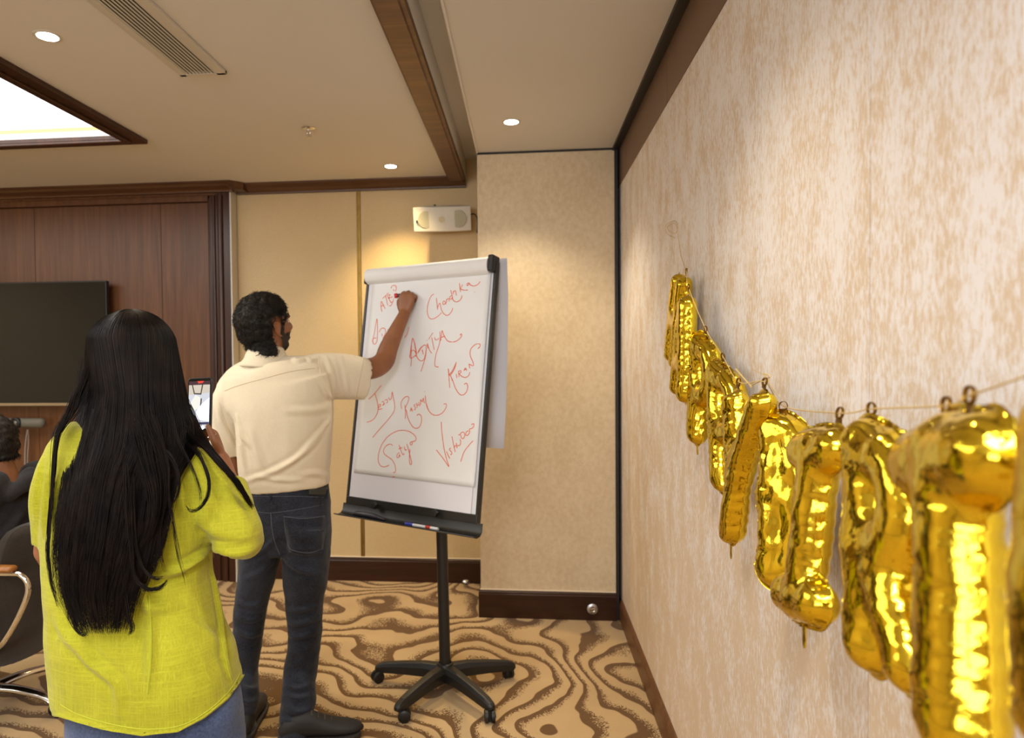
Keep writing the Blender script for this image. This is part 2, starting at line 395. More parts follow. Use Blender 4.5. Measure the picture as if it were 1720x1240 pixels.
# right wall: movable partition made of papered panels, track fascia above
wr = MB().box((XR+.014, YF, 0), (XR+.2, YB, ZC+.2)).build('wall_right', M['dark_track']); tag(wr, kind='structure')
seams = [4.42, 3.86, 2.60, 2.11, 1.63, 1.13, .63, .13, -.9, -1.9, -2.9, -4.0]
for i in range(len(seams)-1):
    top = 2.475 + (.012, .0, .022, .008, .03, .012, .02, .01, 0, 0, 0)[i]
    MB().box((XR, seams[i+1]+.0018, .1), (XR+.012, seams[i]-.0018, top)).build('wall_panel', M['wp_right'], wr)
fm = pm('bronze_fascia', S((112, 86, 66)), .45)
f = MB()
for (a, b) in ((YC+.1, 3.62), (3.616, 2.62), (2.616, 1.2), (1.196, -1), (-1.004, YF)): f.box((XR-.004, b, 2.42), (XR+.013, a, ZC))
tag(f.build('trim_5', fm), kind='structure')
tag(MB().box((XR-.045, YF, ZC-.016), (XR-.028, YC, ZC+.01)).box((XR-.028, YF, ZC-.006), (XR, YC, ZC+.01)).build('trim_6', M['dark_track']), kind='structure')
for i in range(len(seams)-1):   # fascia hides behind panels' uneven tops
    pass
tag(board('b', (XR, YC, 0), (XR, YF, 0), (-1, 0, 0), .115, .016).build('baseboard_right', wood('skirting_brown', S((84, 52, 26)), S((96, 60, 32)), S((112, 74, 42)), .4, vert=False)), kind='structure')
# ceiling beam (timber) beside the slot, cornice along the back wall
bm_ = MB(); bp = [(-.468, ZC+.002), (-.468, ZC-.018), (-.460, ZC-.022), (-.455, ZC-.034), (-.378, ZC-.034), (-.374, ZC-.026), (-.360, ZC-.026), (-.360, ZC+.002)]
bm_.prism([Vector((x, YF, z)) for x, z in bp], (0, 4.345-YF, 0)); tag(bm_.build('trim_7', M['woodbeam']), kind='structure')
def cornice(a, b, n, m, s=1.0):
    prof = [(0, ZC), (.095*s, ZC), (.095*s, ZC-.010), (.082*s, ZC-.016), (.070*s, ZC-.030), (.042*s, ZC-.042), (.030*s, ZC-.050), (.028*s, ZC-.058), (0, ZC-.058)]
    a = Vector((a[0], a[1], 0)); b = Vector((b[0], b[1], 0)); n = Vector(n)
    m.prism([a+n*p+Vector((0, 0, q)) for p, q in prof], b-a)
m = MB(); cornice((XW+.02, YB), (-.36, YB), (0, -1, 0), m); tag(m.build('trim_8', M['woodtrim']), kind='structure')
m = MB(); cornice((XL, YW-.01), (XW+.03, YW-.01), (0, -1, 0), m, .9); m.prism([Vector((XW+.03, YW-.1, ZC)), Vector((XW+.10, YW-.03, ZC)), Vector((XW+.10, YB-.02, ZC)), Vector((XW+.03, YB-.02, ZC))], (0, 0, -.05))
tag(m.build('trim_9', M['woodtrim']), kind='structure')
# timber-clad wall on the left
ww = MB().box((XL, YW+.05, 0), (XW, YB+.02, ZC+.1)).build('wall_timber', M['wooddark']); tag(ww, kind='structure')
xs = [-2.06, -2.40, -3.30, -4.2, -5.1, -6.0]
for i in range(len(xs)-1): MB().box((xs[i+1]+.0015, YW+.038, .12), (xs[i]-.0015, YW+.05, 2.51)).build('wood_panel', M['wood'], ww, bevel=.001)
m = MB()
m.box((XW-.045, YW-.012, 0), (XW, YB, ZC)).box((-2.06, YW+.012, 0), (XW-.045, YW+.05, ZC))
m.tube([Vector((-1.972, YW+.01, 0)), Vector((-1.972, YW+.01, ZC-.05))], .022, 10).tube([Vector((-2.02, YW+.014, 0)), Vector((-2.02, YW+.014, ZC-.05))], .012, 10)
m.tube([Vector((-2.052, YW+.02, 0)), Vector((-2.052, YW+.02, 2.53))], .012, 8)
m.build('door_casing', M['wooddark'], ww, smooth=True)
m = MB().box((XL, YW-.002, 2.55), (XW-.045, YW+.05, ZC)).box((XL, YW+.012, 2.515), (-2.05, YW+.05, 2.55))
m.build('head_rail', M['wood'], ww)
MB().box((XL, YW+.02, 0), (-2.06, YW+.05, .15)).build('skirting', M['woodbase'], ww)
tag(MB().box((XW, YW-.013, 0), (XW+.008, YB, ZC)).build('trim_10', M['white_plastic']), kind='structure')
# luminous ceiling panel
lp = empty('ceiling_light_panel', ((SX0+SX1)/2, (SY0+SY1)/2, ZC), 'large glowing white ceiling panel in a dark wooden frame', 'ceiling light')
MB().box((SX0, SY0, ZC+.05), (SX1, SY1, ZC+.055)).build('diffuser', emis('luminous_sheet', (1, .98, .94), 3.1), lp)
m = MB()
for (a, b) in (((SX0-.02, SY0-.02), (SX0, SY1+.02)), ((SX1, SY0-.02), (SX1+.012, SY1+.02)), ((SX0, SY0-.02), (SX1, SY0)), ((SX0, SY1), (SX1, SY1+.012))):
    m.box((a[0], a[1], ZC+.031), (b[0], b[1], ZC+.06))
m.build('reveal', pm('reveal_paint', S((225, 190, 130)), .7), lp)
m = MB()
for (a, b) in (((SX0-.09, SY0-.09), (SX0, SY1+.09)), ((SX1, SY0-.09), (SX1+.09, SY1+.09)), ((SX0, SY0-.09), (SX1, SY0)), ((SX0, SY1), (SX1, SY1+.09))):
    m.box((a[0], a[1], ZC-.022), (b[0], b[1], ZC+.001))
m.box((SX1+.0, SY0, ZC-.034), (SX1+.035, SY1+.0, ZC-.02)).box((SX0, SY1, ZC-.034), (SX1+.035, SY1+.035, ZC-.02))
m.build('frame', M['wooddark'], lp, bevel=.004)
# downlights
ring = MB().lathe([(.030, -.003), (.040, -.003), (.046, -.001), (.046, .001), (.038, .001), (.034, .018), (.030, .018)], n=32).me()
DL = [((-1.645, 2.27), 'round recessed downlight beside the glowing ceiling panel'),
      ((-.78, 4.06), 'round recessed downlight nearest the back wall'),
      ((-.05, 3.36), 'round recessed downlight in the right ceiling strip')]
UN = [(-.05, 1.45), (-.05, -.45), (-1.6, .3), (-1.6, -1.6)]
lensm = emis('lamp_glow', (1, .93, .78), 26)
for i, (xy, lab) in enumerate(DL+[(u, None) for u in UN]):
    z = ZC
    t = empty('downlight', (xy[0], xy[1], z), lab or 'round recessed downlight in the ceiling part behind the camera', 'downlight', 'recessed ceiling downlights')
    o = bpy.data.objects.new('trim_ring', ring); COL.objects.link(o); o.parent = t
    if not ring.materials: ring.materials.append(M['white_plastic'])
    m = MB().lathe([(.034, -.0038), (.034, -.002), (.001, -.002)], (xy[0], xy[1], z), n=28); m.build('lens', lensm, t)
    l = bpy.data.lights.new('lamp', 'SPOT'); l.energy = (26, 64, 52, 34, 20, 22, 18)[i]; l.spot_size = R(105); l.spot_blend = .8
    l.color = (WARM, (1, .74, .36), (1, .86, .64), (1, .9, .74), (1, .9, .74), NEUT, NEUT)[i]; l.shadow_soft_size = .035
    lo = bpy.data.objects.new('lamp', l); COL.objects.link(lo); lo.parent = t; lo.location = (0, 0, -.02)
# air diffuser
vx0, vx1, vy0, vy1 = -1.345, -1.155, .6, 2.63
t = empty('air_vent', (-1.26, 1.6, ZC), 'long cream linear air diffuser set in the ceiling', 'air vent')
m = MB()
m.box((vx0, vy0, ZC-.014), (vx0+.030, vy1, ZC)).box((vx1-.040, vy0, ZC-.014), (vx1, vy1, ZC)).box((vx0, vy1-.02, ZC-.014), (vx1, vy1, ZC)).box((vx0, vy0, ZC-.014), (vx1, vy0+.02, ZC))
m.build('frame', M['white_plastic'], t, bevel=.003)
m = MB().box((vx0+.03, vy0, ZC-.002), (vx1-.03, vy1, ZC-.001)); m.build('backing', pm('vent_dark', (.02, .018, .016), .9), t)
for y in (2.0, 1.37): MB().box((vx0+.03, y-.006, ZC-.0145), (vx1-.03, y+.006, ZC-.001)).build('crossbar', M['white_plastic'], t)
sl = MB(); sl.obox((0, (vy0+vy1)/2, 0), (.0046, 0, -.0014), (0, (vy1-vy0)/2-.02, 0), (.0004, 0, .0009)); slm = sl.me(); slm.materials.append(M['white_plastic'])
for k in range(9):
    o = bpy.data.objects.new('slat', slm); COL.objects.link(o); o.parent = t; o.matrix_parent_inverse = Matrix.Translation(t.location).inverted()
    o.location = (vx0+.037+k*.0142, 0, ZC-.0125)
# sprinkler
t = empty('sprinkler', (-1.05, 3.33, ZC), 'small chrome fire sprinkler head hanging from the ceiling', 'sprinkler')
m = MB().lathe([(.034, 0), (.034, -.003), (.020, -.009), (.012, -.010), (.001, -.010)], t.location, n=24); m.build('escutcheon', M['chrome'], t, smooth=True)
m = MB().lathe([(.008, -.008), (.008, -.022), (.005, -.024), (.005, -.044)], t.location, n=12)
for s in (-1, 1): m.tube([t.location+Vector((s*.006, 0, -.022)), t.location+Vector((s*.014, 0, -.032)), t.location+Vector((s*.005, 0, -.048))], .0018, 6)
m.build('body', M['chrome'], t, smooth=True)
MB().lathe([(.001, -.046), (.016, -.047), (.017, -.049), (.001, -.050)], t.location, n=16).build('deflector', M['chrome'], t)
# wall loudspeaker
sp_ = empty('wall_speaker', (-.50, YB-.09, 2.35), 'white two-driver loudspeaker tilted down high on the back wall', 'speaker')
sc_ = Vector((-.498, YB-.13, 2.345)); ax = Vector((.188, .012, 0)); tilt = R(18)
up = Vector((0, -.0, 1)); fw = Vector((0, -math.cos(tilt), -math.sin(tilt))); upv = Vector((0, -math.sin(tilt), math.cos(tilt)))
body = []; HW, HH = .182, .076
nx = 14
vs = []; fs = []
m = MB(); poly = []
for k in range(nx+1):
    x = -HW+2*HW*k/nx; poly.append((x, .030+.022*(1-(x/HW)**2)))
poly += [(HW*.72, -.055), (-HW*.72, -.055)]
m.prism([sc_+Vector((1, 0, 0))*x+fw*d-upv*HH for x, d in poly], upv*2*HH)
m.build('cabinet', M['white_plastic'], sp_, bevel=.006)
gm = pm('grille_grey', S((176, 172, 150)), .7, bump=.6, bscale=900)
for x in (-.098, .098):
    MB().lathe([(.058, .0), (.058, .003), (.052, .006), (.001, .006)], sc_+Vector((x, 0, 0))+fw*(.030+.022*(1-(x/HW)**2)-.005), fw+Vector((x*1.0, 0, 0))*.6, n=36).build('grille', gm, sp_)
MB().lathe([(.020, .0), (.020, .002), (.001, .002)], sc_+Vector((0, 0, .0))+fw*.0515, fw, n=24).build('tweeter', pm('grille_cream', S((196, 184, 150)), .7), sp_)
MB().obox(sc_+Vector((-.158, 0, -.012))+fw*.0365, (.005, -.0016, 0), upv*.009, fw*.002).build('badge', M['black'], sp_)
MB().tube([sc_-fw*.05, Vector((sc_.x, YB, sc_.z+.01))], .012, 10).box((sc_.x-.03, YB-.006, sc_.z-.04), (sc_.x+.03, YB, sc_.z+.05)).build('bracket', M['black'], sp_)
m = MB(); m.tube([sc_+Vector((-.05, 0, 0))+upv*HH-fw*.03, sc_+Vector((-.05, 0, 0))+upv*(HH+.007)-fw*.03], .008, 10)
m.build('mounting_screw', M['black'], sp_)
MB().tube([Vector((-.335, YB-.04, 2.38)), Vector((-.31, YB-.05, 2.385)), Vector((-.29, YB-.03, 2.37)), Vector((-.285, YB-.01, 2.33)), Vector((-.29, YB-.006, 2.27))], .004, 6, sub=4).build('cable', M['black'], sp_, smooth=True)
# round socket in pier baseboard, door stop on the floor
sx = PZ(995, 1042, 0).x; t = empty('floor_socket', (sx, YC-.016, .065), 'round chrome socket cap in the pier baseboard', 'socket')
cc = Vector((P(995, 1023, YC-.016).x, YC-.016, P(995, 1023, YC-.016).z)); t.location = cc
MB().lathe([(.030, 0), (.030, .004), (.026, .007), (.001, .007)], cc, (0, -1, 0), 28).build('cap', pm('brushed_steel', (.55, .54, .52), .35, .9), t, smooth=True)
MB().lathe([(.017, .007), (.017, .010), (.014, .010), (.014, .0075), (.001, .0075)], cc, (0, -1, 0), 24).obox(cc+Vector((0, -.010, 0)), (.012, 0, 0), (0, .002, 0), (0, 0, .003)).build('latch', M['chrome'], t)
ds = PZ(783, 979, 0); t = empty('door_stop', ds, 'small domed metal door stop on carpet by the back wall', 'door stop')
MB().lathe([(.030, 0), (.031, .008), (.026, .020), (.015, .027), (.001, .029)], ds, n=24).build('dome', M['chrome'], t, smooth=True)
MB().lathe([(.034, 0), (.034, .004), (.031, .005)], ds, n=24).build('rubber_ring', M['black'], t)
# ================================================================ TELEVISION, VIDEO BAR
TX1 = -2.735; TX0 = TX1-1.46; TZ1 = 2.0; TZ0 = 1.178; TY = YW-.02
tv = empty('television', ((TX0+TX1)/2, TY, TZ0), 'large black glossy flat television on the timber wall', 'television')
MB().box((TX0, TY-.035, TZ0), (TX1, TY+.0, TZ1)).build('case', M['black'], tv, bevel=.004)
gl, nt, b = newmat('tv_glass'); b.inputs['Base Color'].default_value = (.010, .010, .008, 1); b.inputs['Roughness'].default_value = .06; b.inputs['Specular IOR Level'].default_value = .4
MB().box((TX0+.008, TY-.038, TZ0+.016), (TX1-.006, TY-.0352, TZ1-.008)).build('screen', gl, tv)
MB().box((TX0, TY-.0395, TZ0-.004), (TX1, TY-.030, TZ0+.014)).build('lower_bezel', pm('silver_bezel', (.42, .36, .27), .3, .9), tv)
MB().box((TX0+.4, TY, TZ0+.2), (TX1-.4, YW+.04, TZ1-.2)).build('mount', M['blackmetal'], tv)
vb = P(75, 711, YW-.06); zc = vb.z; vx1 = vb.x
t = empty('video_bar', (vx1-.4, YW-.06, zc), 'slim grey video conference bar mounted under the television', 'video bar')
vr = .033
m = MB(); m.tube([Vector((vx1-.85, YW-.05, zc)), Vector((vx1-.03, YW-.05, zc))], [(vr, .028), (vr, .028)], 20, ref=(0, 0, 1), rnd=True); m.build('housing', pm('grille_fabric', S((96, 90, 76)), .6, bump=.5, bscale=700), t, smooth=True)
lc = Vector((P(26, 711, YW-.08).x, YW-.07, zc+.002))
MB().lathe([(.037, 0), (.037, .018), (.030, .024), (.020, .016), (.001, .016)], lc, (0, -1, 0), 28).build('camera_ring', M['black'], t, smooth=True)
MB().lathe([(.016, .016), (.012, .021), (.001, .024)], lc, (0, -1, 0), 20).build('lens', pm('lens_glass', (.25, .24, .18), .1, .3), t, smooth=True)
MB().tube([P(46, 722, YW-.03), P(43, 745, YW-.01), P(42, 780, YW), P(42, 900, YW)], .004, 6, sub=4).tube([P(47, 722, YW-.03), P(48, 745, YW-.01), P(46, 780, YW), P(47, 900, YW)], .003, 6, sub=4).build('cable', pm('grey_cable', (.3, .27, .24), .5), t, smooth=True)
# ================================================================ FLIP CHART
# board frame: bottom centre, unit vectors along width, slope and normal
bl = P(584, 849, 3.09); brt = P(801, 874, 2.75)
ew = (brt-bl); ew.z = 0; BW = ew.length; ew.normalize()
nrm = Vector((ew.y, -ew.x, 0))           # points towards the room (towards camera-left)
if nrm.y > 0: nrm = -nrm
def up_for(tilt): return (Vector((0, 0, 1))*math.cos(tilt) - nrm*math.sin(tilt)).normalized()
eu = up_for(R(9)); en = (nrm*math.cos(R(9))+Vector((0, 0, 1))*math.sin(R(9))).normalized()
B0 = (bl+brt)/2; B0.z = (bl.z+brt.z)/2
def BP(u, v, n=0): return B0+ew*u+eu*v+en*n
def on_board(px, py, n=0):
    r = ray(px, py); o = BP(0, 0, n); t = (o-CAM).dot(en)/r.dot(en); return CAM+r*t
def buv(p): d = p-B0; return d.dot(ew), d.dot(eu)
c4 = [buv(on_board(*q)) for q in ((621, 476), (832, 460), (803, 862), (583, 835))]
W2 = BW/2; TOPV = (c4[0][1]+c4[1][1])/2
fc = empty('flip_chart_stand', PZ(748, 1160, 0), 'white flip chart on black five-castor stand with handwritten paper pad', 'flip chart')
hub = fc.location.copy()
def ob(m, u0, u1, v0, v1, n0, n1, mi=0):
    return m.obox(BP((u0+u1)/2, (v0+v1)/2, (n0+n1)/2), ew*(u1-u0)/2, eu*(v1-v0)/2, en*(n1-n0)/2, mi)
ob(MB(), -W2+.004, W2-.004, -.0, TOPV+.05, -.012, 0).build('board', M['boardwhite'], fc)
m = MB(); ob(m, -W2-.006, -W2+.006, -.01, TOPV+.05, -.018, .006); ob(m, W2-.006, W2+.006, -.01, TOPV+.05, -.018, .006); ob(m, -W2, W2, TOPV+.045, TOPV+.055, -.018, .0)
m.build('edge_frame', M['blackmetal'], fc)
ob(MB(), -W2-.004, W2+.004, -.004, .033, -.004, .008).build('bottom_rail', M['blackmetal'], fc, bevel=.002)
# pen tray: bent strip
m = MB(); prof = [(0, .002), (-.034, .004), (-.050, .016), (-.056, .042), (-.050, .066), (-.046, .065), (-.051, .042), (-.045, .019), (-.031, .009), (0, .006)]
m.prism([BP(-W2-.02, v, n) for v, n in prof], ew*(2*W2+.05)); m.build('pen_tray', M['blackmetal'], fc, smooth=True)
for px, py in ((634, 849), (736, 862)):
    p = on_board(px, py, .008); m = MB(); m.tube([p, p+en*.018], .007, 10)
    a = p+en*.016; vs = []; st = []
    for k in range(20):
        an = 2*math.pi*k/20; rr = .0165 if k % 4 in (0, 1) else .0125; st.append(ew*(rr*math.cos(an))+eu*(rr*math.sin(an)))
    m.prism([a+s for s in st], en*.016); m.build('clamp_knob', M['black'], fc, bevel=.002)
# paper: turned-over roll at the top, current sheet, backing pad, back flap
m = MB(); q = []
for k in range(10):
    an = R(-80+k*26); q.append((TOPV+.030+.028*math.sin(an)*1.15, .020+.022*math.cos(an)))
lv, rv = -W2+.006, W2-.022
prof = [(TOPV-.006, .006), (TOPV-.004, .012), (TOPV+.006, .030), (TOPV+.028, .041), (TOPV+.052, .038), (TOPV+.066, .022), (TOPV+.070, .004), (TOPV+.066, -.016), (TOPV+.05, -.026), (TOPV+.045, .004)]
A = cr(prof, 4); m.prism([BP(lv, v, n) for v, n in A], ew*(rv-lv)); m.build('rolled_sheets', M['paper'], fc, smooth=True)
sh = [buv(on_board(*q)) for q in ((625, 480), (823, 466), (799, 815), (596, 797))]
vb_ = (sh[2][1]+sh[3][1])/2; u0 = sh[3][0]; u1 = sh[2][0]
def sheet(name, pts, n0, amp, seed, parent, mat, nu=24, nv=40, curl=0):
    """gently waved paper between four uv corners (tl, tr, br, bl)"""
    vs = []; fs = []
    for j in range(nv+1):
        for i in range(nu+1):
            a, b = i/nu, j/nv; u = (pts[0][0]*(1-a)+pts[1][0]*a)*(1-b)+(pts[3][0]*(1-a)+pts[2][0]*a)*b
            v = (pts[0][1]*(1-a)+pts[1][1]*a)*(1-b)+(pts[3][1]*(1-a)+pts[2][1]*a)*b
            n = n0+amp*(.5+.5*noise.noise(Vector((u*4+seed, v*3, 0))))*min(1, b*4)+curl*max(0, b-.86)**2*40*(a*.5+.5)
            vs.append(BP(u, v, n))
    k = nu+1
    for j in range(nv):
        for i in range(nu): fs.append((j*k+i, (j+1)*k+i, (j+1)*k+i+1, j*k+i+1))
    o = link(name, mesh(vs, fs), mat, parent, True); md = o.modifiers.new('t', 'SOLIDIFY'); md.thickness = .0012; md.offset = -1
    return o
top = sheet('paper_sheet', [(u0+.006, TOPV+.005), (u1, TOPV+.005), (u1, vb_), (u0, vb_)], .0065, .003, 1, fc, M['paper'], curl=.004)
pl = ob(MB(), -W2+.012, W2-.030, .03, TOPV+.005, .001, .0055).build('paper_pad', pm('pad_paper', (.72, .71, .75), .7), fc)
# sheets thrown over the back, hanging behind the board
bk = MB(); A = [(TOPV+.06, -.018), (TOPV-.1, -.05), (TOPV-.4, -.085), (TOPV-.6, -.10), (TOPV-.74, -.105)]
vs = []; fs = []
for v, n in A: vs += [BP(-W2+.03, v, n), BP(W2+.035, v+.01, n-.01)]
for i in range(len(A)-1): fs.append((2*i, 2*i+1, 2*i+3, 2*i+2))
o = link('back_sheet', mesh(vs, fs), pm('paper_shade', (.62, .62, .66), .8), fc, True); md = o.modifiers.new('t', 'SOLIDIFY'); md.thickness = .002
m = MB(); ob(m, W2-.022, W2+.004, TOPV+.002, TOPV+.074, -.022, .036); m.build('end_clip', M['black'], fc, bevel=.006)
m = MB(); ob(m, -W2-.004, -W2+.006, TOPV-.006, TOPV+.05, -.022, .03); m.build('end_clip', M['black'], fc, bevel=.004)
# ink: handwriting traced on the sheet
def Z(ox, oy, s, *pts): return [(ox+x/s, oy+y/s) for x, y in pts]
INK = []
a = lambda *p: INK.append(Z(620, 460, 8.86, *p))
a((192,565),(178,490),(182,410),(205,450),(240,520)); a((178,490),(225,462)); a((200,370),(290,285)); a((245,330),(262,400),(278,470))
a((265,345),(285,320),(312,310),(300,345),(285,365),(350,345)); a((285,345),(310,400),(330,430),(345,415)); a((300,480),(330,470),(360,400),(365,370))
a((325,220),(340,185),(375,172),(402,190),(405,225),(392,265)); a((360,235),(375,255))
a((60,1040),(58,980),(80,880),(100,760),(118,668),(124,760),(126,900),(118,1000),(85,1050),(60,1030),(52,990),(75,960),(110,958))
a((150,870),(180,820),(215,808),(240,830),(243,880),(225,930),(200,960)); a((190,890),(198,930)); a((278,830),(286,850)); a((595,790),(580,850),(560,910),(530,950))
a((612,1235),(620,1120),(640,1010),(650,960),(680,1040),(700,1140),(705,1200),(690,1235)); a((735,1170),(770,1110),(820,1062),(850,1075),(850,1150),(830,1235)); a((790,1130),(808,1200)); a((857,990),(860,996)); a((862,1050),(878,1110))
a = lambda *p: INK.append(Z(680, 460, 6.886, *p))
a((335,235),(305,260),(275,330),(260,410),(268,480),(295,520),(335,520),(385,490),(425,450))
a((365,280),(372,340),(380,415)); a((380,390),(400,345),(410,350),(425,420),(455,465),(490,482),(520,465),(545,430),(555,398))
a((470,325),(450,315),(440,335),(447,358),(465,345),(472,330),(476,355)); a((482,335),(482,295)); a((484,305),(505,285),(515,320)); a((545,250),(525,265),(520,290),(540,292),(550,265)); a((530,190),(545,240),(555,300))
a((560,235),(562,200)); a((562,215),(585,195),(597,250)); a((548,285),(570,315),(600,325),(635,310),(655,280),(662,250))
a((632,110),(636,150),(645,210)); a((670,125),(650,160),(642,172),(680,190),(730,188)); a((740,105),(722,115),(720,135),(738,130),(745,108),(760,130),(795,142),(835,130),(862,105),(868,88)); a((808,210),(812,213))
a((70,1070),(76,1000),(74,900),(80,800),(92,745),(110,800),(125,880),(130,935),(110,955),(80,975),(58,965),(65,920),(90,885),(120,900),(140,960),(170,1000),(200,1008),(225,985),(240,930),(248,860),(245,830),(225,828),(190,850),(165,885),(150,920))
a((205,880),(213,925)); a((248,900),(235,980),(210,1060),(188,1132)); a((253,770),(256,776)); a((262,805),(285,880),(312,920)); a((275,760),(325,682)); a((312,740),(325,800),(340,880)); a((345,735),(352,760),(372,765),(395,745))
a((405,670),(410,720),(405,790),(385,860),(360,940),(348,1020),(352,1070),(390,1080)); a((415,775),(425,700),(432,658),(455,720),(475,750),(500,780),(550,790),(600,778),(640,745),(660,712),(650,695),(640,715)); a((425,735),(465,722))
a((505,1100),(510,1160),(512,1240)); a((597,1022),(570,1085),(540,1140),(515,1165),(535,1190),(550,1240)); a((595,1160),(603,1205)); a((620,1125),(628,1195)); a((622,1130),(645,1120),(650,1140),(632,1160),(665,1190),(705,1200),(740,1175),(752,1140))
a((685,1125),(700,1090),(718,1120)); a((688,1112),(712,1105)); a((742,1045),(752,1095)); a((742,1045),(790,1065),(792,1030),(765,970),(755,920),(765,870),(800,830),(840,810),(868,815),(870,840),(845,868))
a = lambda *p: INK.append(Z(600, 640, 6.89, *p))
a((280,50),(240,100),(180,170),(135,210)); a((205,145),(222,200),(240,280),(240,350),(215,410),(175,455),(112,480))
a((240,320),(275,285),(262,270),(245,300),(250,330),(290,320)); a((285,245),(305,240),(308,265),(295,285),(320,262)); a((320,225),(345,215),(352,240),(340,258)); a((365,190),(375,215),(395,205),(405,125)); a((405,125),(420,200),(433,270),(430,340),(400,395),(340,470),(260,560),(180,655))
a((515,325),(508,260),(535,205),(575,180),(598,195),(590,240),(555,320),(570,345),(585,420),(615,490),(655,540),(695,548),(730,520),(745,460),(742,410),(715,385),(690,402)); a((552,280),(560,360),(557,440))
a((615,355),(625,310),(640,355)); a((618,340),(640,330)); a((675,270),(660,285),(675,310),(672,330),(660,335)); a((690,255),(695,310)); a((715,245),(722,295)); a((692,285),(718,272)); a((735,280),(735,215),(755,245),(765,200),(780,260)); a((780,122),(782,127)); a((788,170),(795,240),(815,310),(828,345))
a((370,975),(320,995),(275,985),(245,930),(248,850),(280,750),(340,660),(420,600),(500,573),(590,582),(655,620),(683,665),(670,695),(635,705),(615,715),(618,740),(635,735),(640,710)); a((410,748),(385,732),(345,745),(312,785),(310,835),(350,875),(400,910),(435,970),(445,1030),(438,1058),(415,1060))
a((490,830),(465,850),(462,885),(480,885),(492,850),(495,880)); a((485,740),(505,800),(530,855),(545,840)); a((478,790),(520,770)); a((545,760),(555,800),(575,795)); a((575,730),(590,780),(610,860),(630,940),(622,970),(608,950),(605,880),(612,790)); a((410,1112),(435,1108))
a = lambda *p: INK.append(Z(700, 570, 5.392, *p))
a((285,265),(292,340),(300,440)); a((358,210),(345,260),(318,310),(305,325),(325,370),(350,440),(385,495),(420,505),(452,475),(463,430),(450,398),(430,410)); a((78,510),(85,580),(105,640),(145,682),(190,688),(235,665),(268,615),(265,585),(245,588))
a((222,748),(230,860),(250,1000),(275,1100),(292,1155),(240,1080),(178,1003)); a((270,1015),(285,1050),(300,1080)); a((310,985),(295,1000),(315,1020),(318,1040),(305,1045)); a((320,880),(335,960),(350,1022)); a((340,985),(352,960),(368,985)); a((358,940),(368,965),(395,955),(398,920),(390,905)); a((380,870),(395,862),(410,900),(430,890),(435,860),(420,840),(395,855))
a((470,830),(450,840),(445,870),(465,868),(480,840),(478,815),(500,808),(518,785),(515,765),(495,775)); a((510,920),(470,965),(430,1020),(398,1110))
from mathutils.bvhtree import BVHTree
def bvh_of(o):
    dg = bpy.context.evaluated_depsgraph_get(); return BVHTree.FromObject(o, dg)
bv = bvh_of(top)
def hit(bvh, px, py, lift=0):
    r = ray(px, py).normalized(); h = bvh.ray_cast(CAM, r)
    return (h[0]-r*lift) if h[0] is not None else None
m = MB()
for st in INK:
    A = cr([(x, y) for x, y in st], 4); pts = []
    for x, y in A:
        p = hit(bv, x, y)
        if p is None: p = on_board(x, y, .008)
        pts.append(p+en*.0006)
    if len(pts) > 1: m.tube(pts, [(.0017, .0005)]*len(pts), 4, ref=en.cross(Vector((.3, .1, 1))) if False else ew)
m.build('handwriting', M['ink'], top, smooth=True)['kind'] = 'stuff'
# post, hub, five legs with castors
ptop = P(742, 900, hub.y-.0); 
m = MB(); m.tube([Vector((hub.x, hub.y, .10)), Vector((ptop.x, hub.y, ptop.z+.02))], .025, 24); m.tube([Vector((ptop.x, hub.y, ptop.z-.02)), Vector((ptop.x+.01, hub.y+.02, 1.35))], .016, 16)
m.build('post', M['blackmetal'], fc, smooth=True)
m = MB(); q = Vector((ptop.x+.01, hub.y+.02, 1.3)); m.tube([q, BP(-.0, 1.3-.78, -.01)], .016, 12); m.build('tilt_bracket', M['blackmetal'], fc, smooth=True); m = MB(); m.tube([Vector((ptop.x, hub.y, .80)), BP(.05, .03, -.01)], .014, 12)
m.build('lower_bracket', M['blackmetal'], fc, smooth=True)
tips = [(640, 1131), (655, 1190), (808, 1200), (866, 1145)]
ang = [math.atan2((PZ(x, y, .075)-hub).y, (PZ(x, y, .075)-hub).x) for x, y in tips]
m = MB(); m.lathe([(.040, .055), (.045, .065), (.043, .10), (.034, .125), (.028, .128), (.028, .12)], (hub.x, hub.y, 0), n=24); m.build('hub', M['black'], fc, smooth=True)
base_a = [R(168), R(240), R(312), R(24), R(96)]
def castor(parent, p, yaw, wm, r=.026, nm='castor'):
    """twin-wheel castor under point p; returns part"""
    d = Vector((math.cos(yaw), math.sin(yaw), 0)); s = Vector((-d.y, d.x, 0)); c = Vector((p.x, p.y, 0))+d*.018+Vector((0, 0, r))
    m = MB()
    for k in (-1, 1): m.lathe([(.006, 0), (r*.6, .001), (r, .004), (r, .016), (r*.85, .019), (.004, .019)] if k > 0 else [(.006, 0), (r*.6, .001), (r, .004), (r, .016), (r*.85, .019), (.004, .019)], c+s*(.003*k), s*k, 20)
    m.tube([p, Vector((p.x, p.y, r*1.4))], .0065, 8); m.obox(c+Vector((0, 0, .004))-d*.004, d*.016, s*.0032, (0, 0, r*.8))
    m.lathe([(.010, 0), (.010, .004), (.004, .006)], c+s*.020, s, 12)
    return m.build(nm, wm, parent, smooth=True)
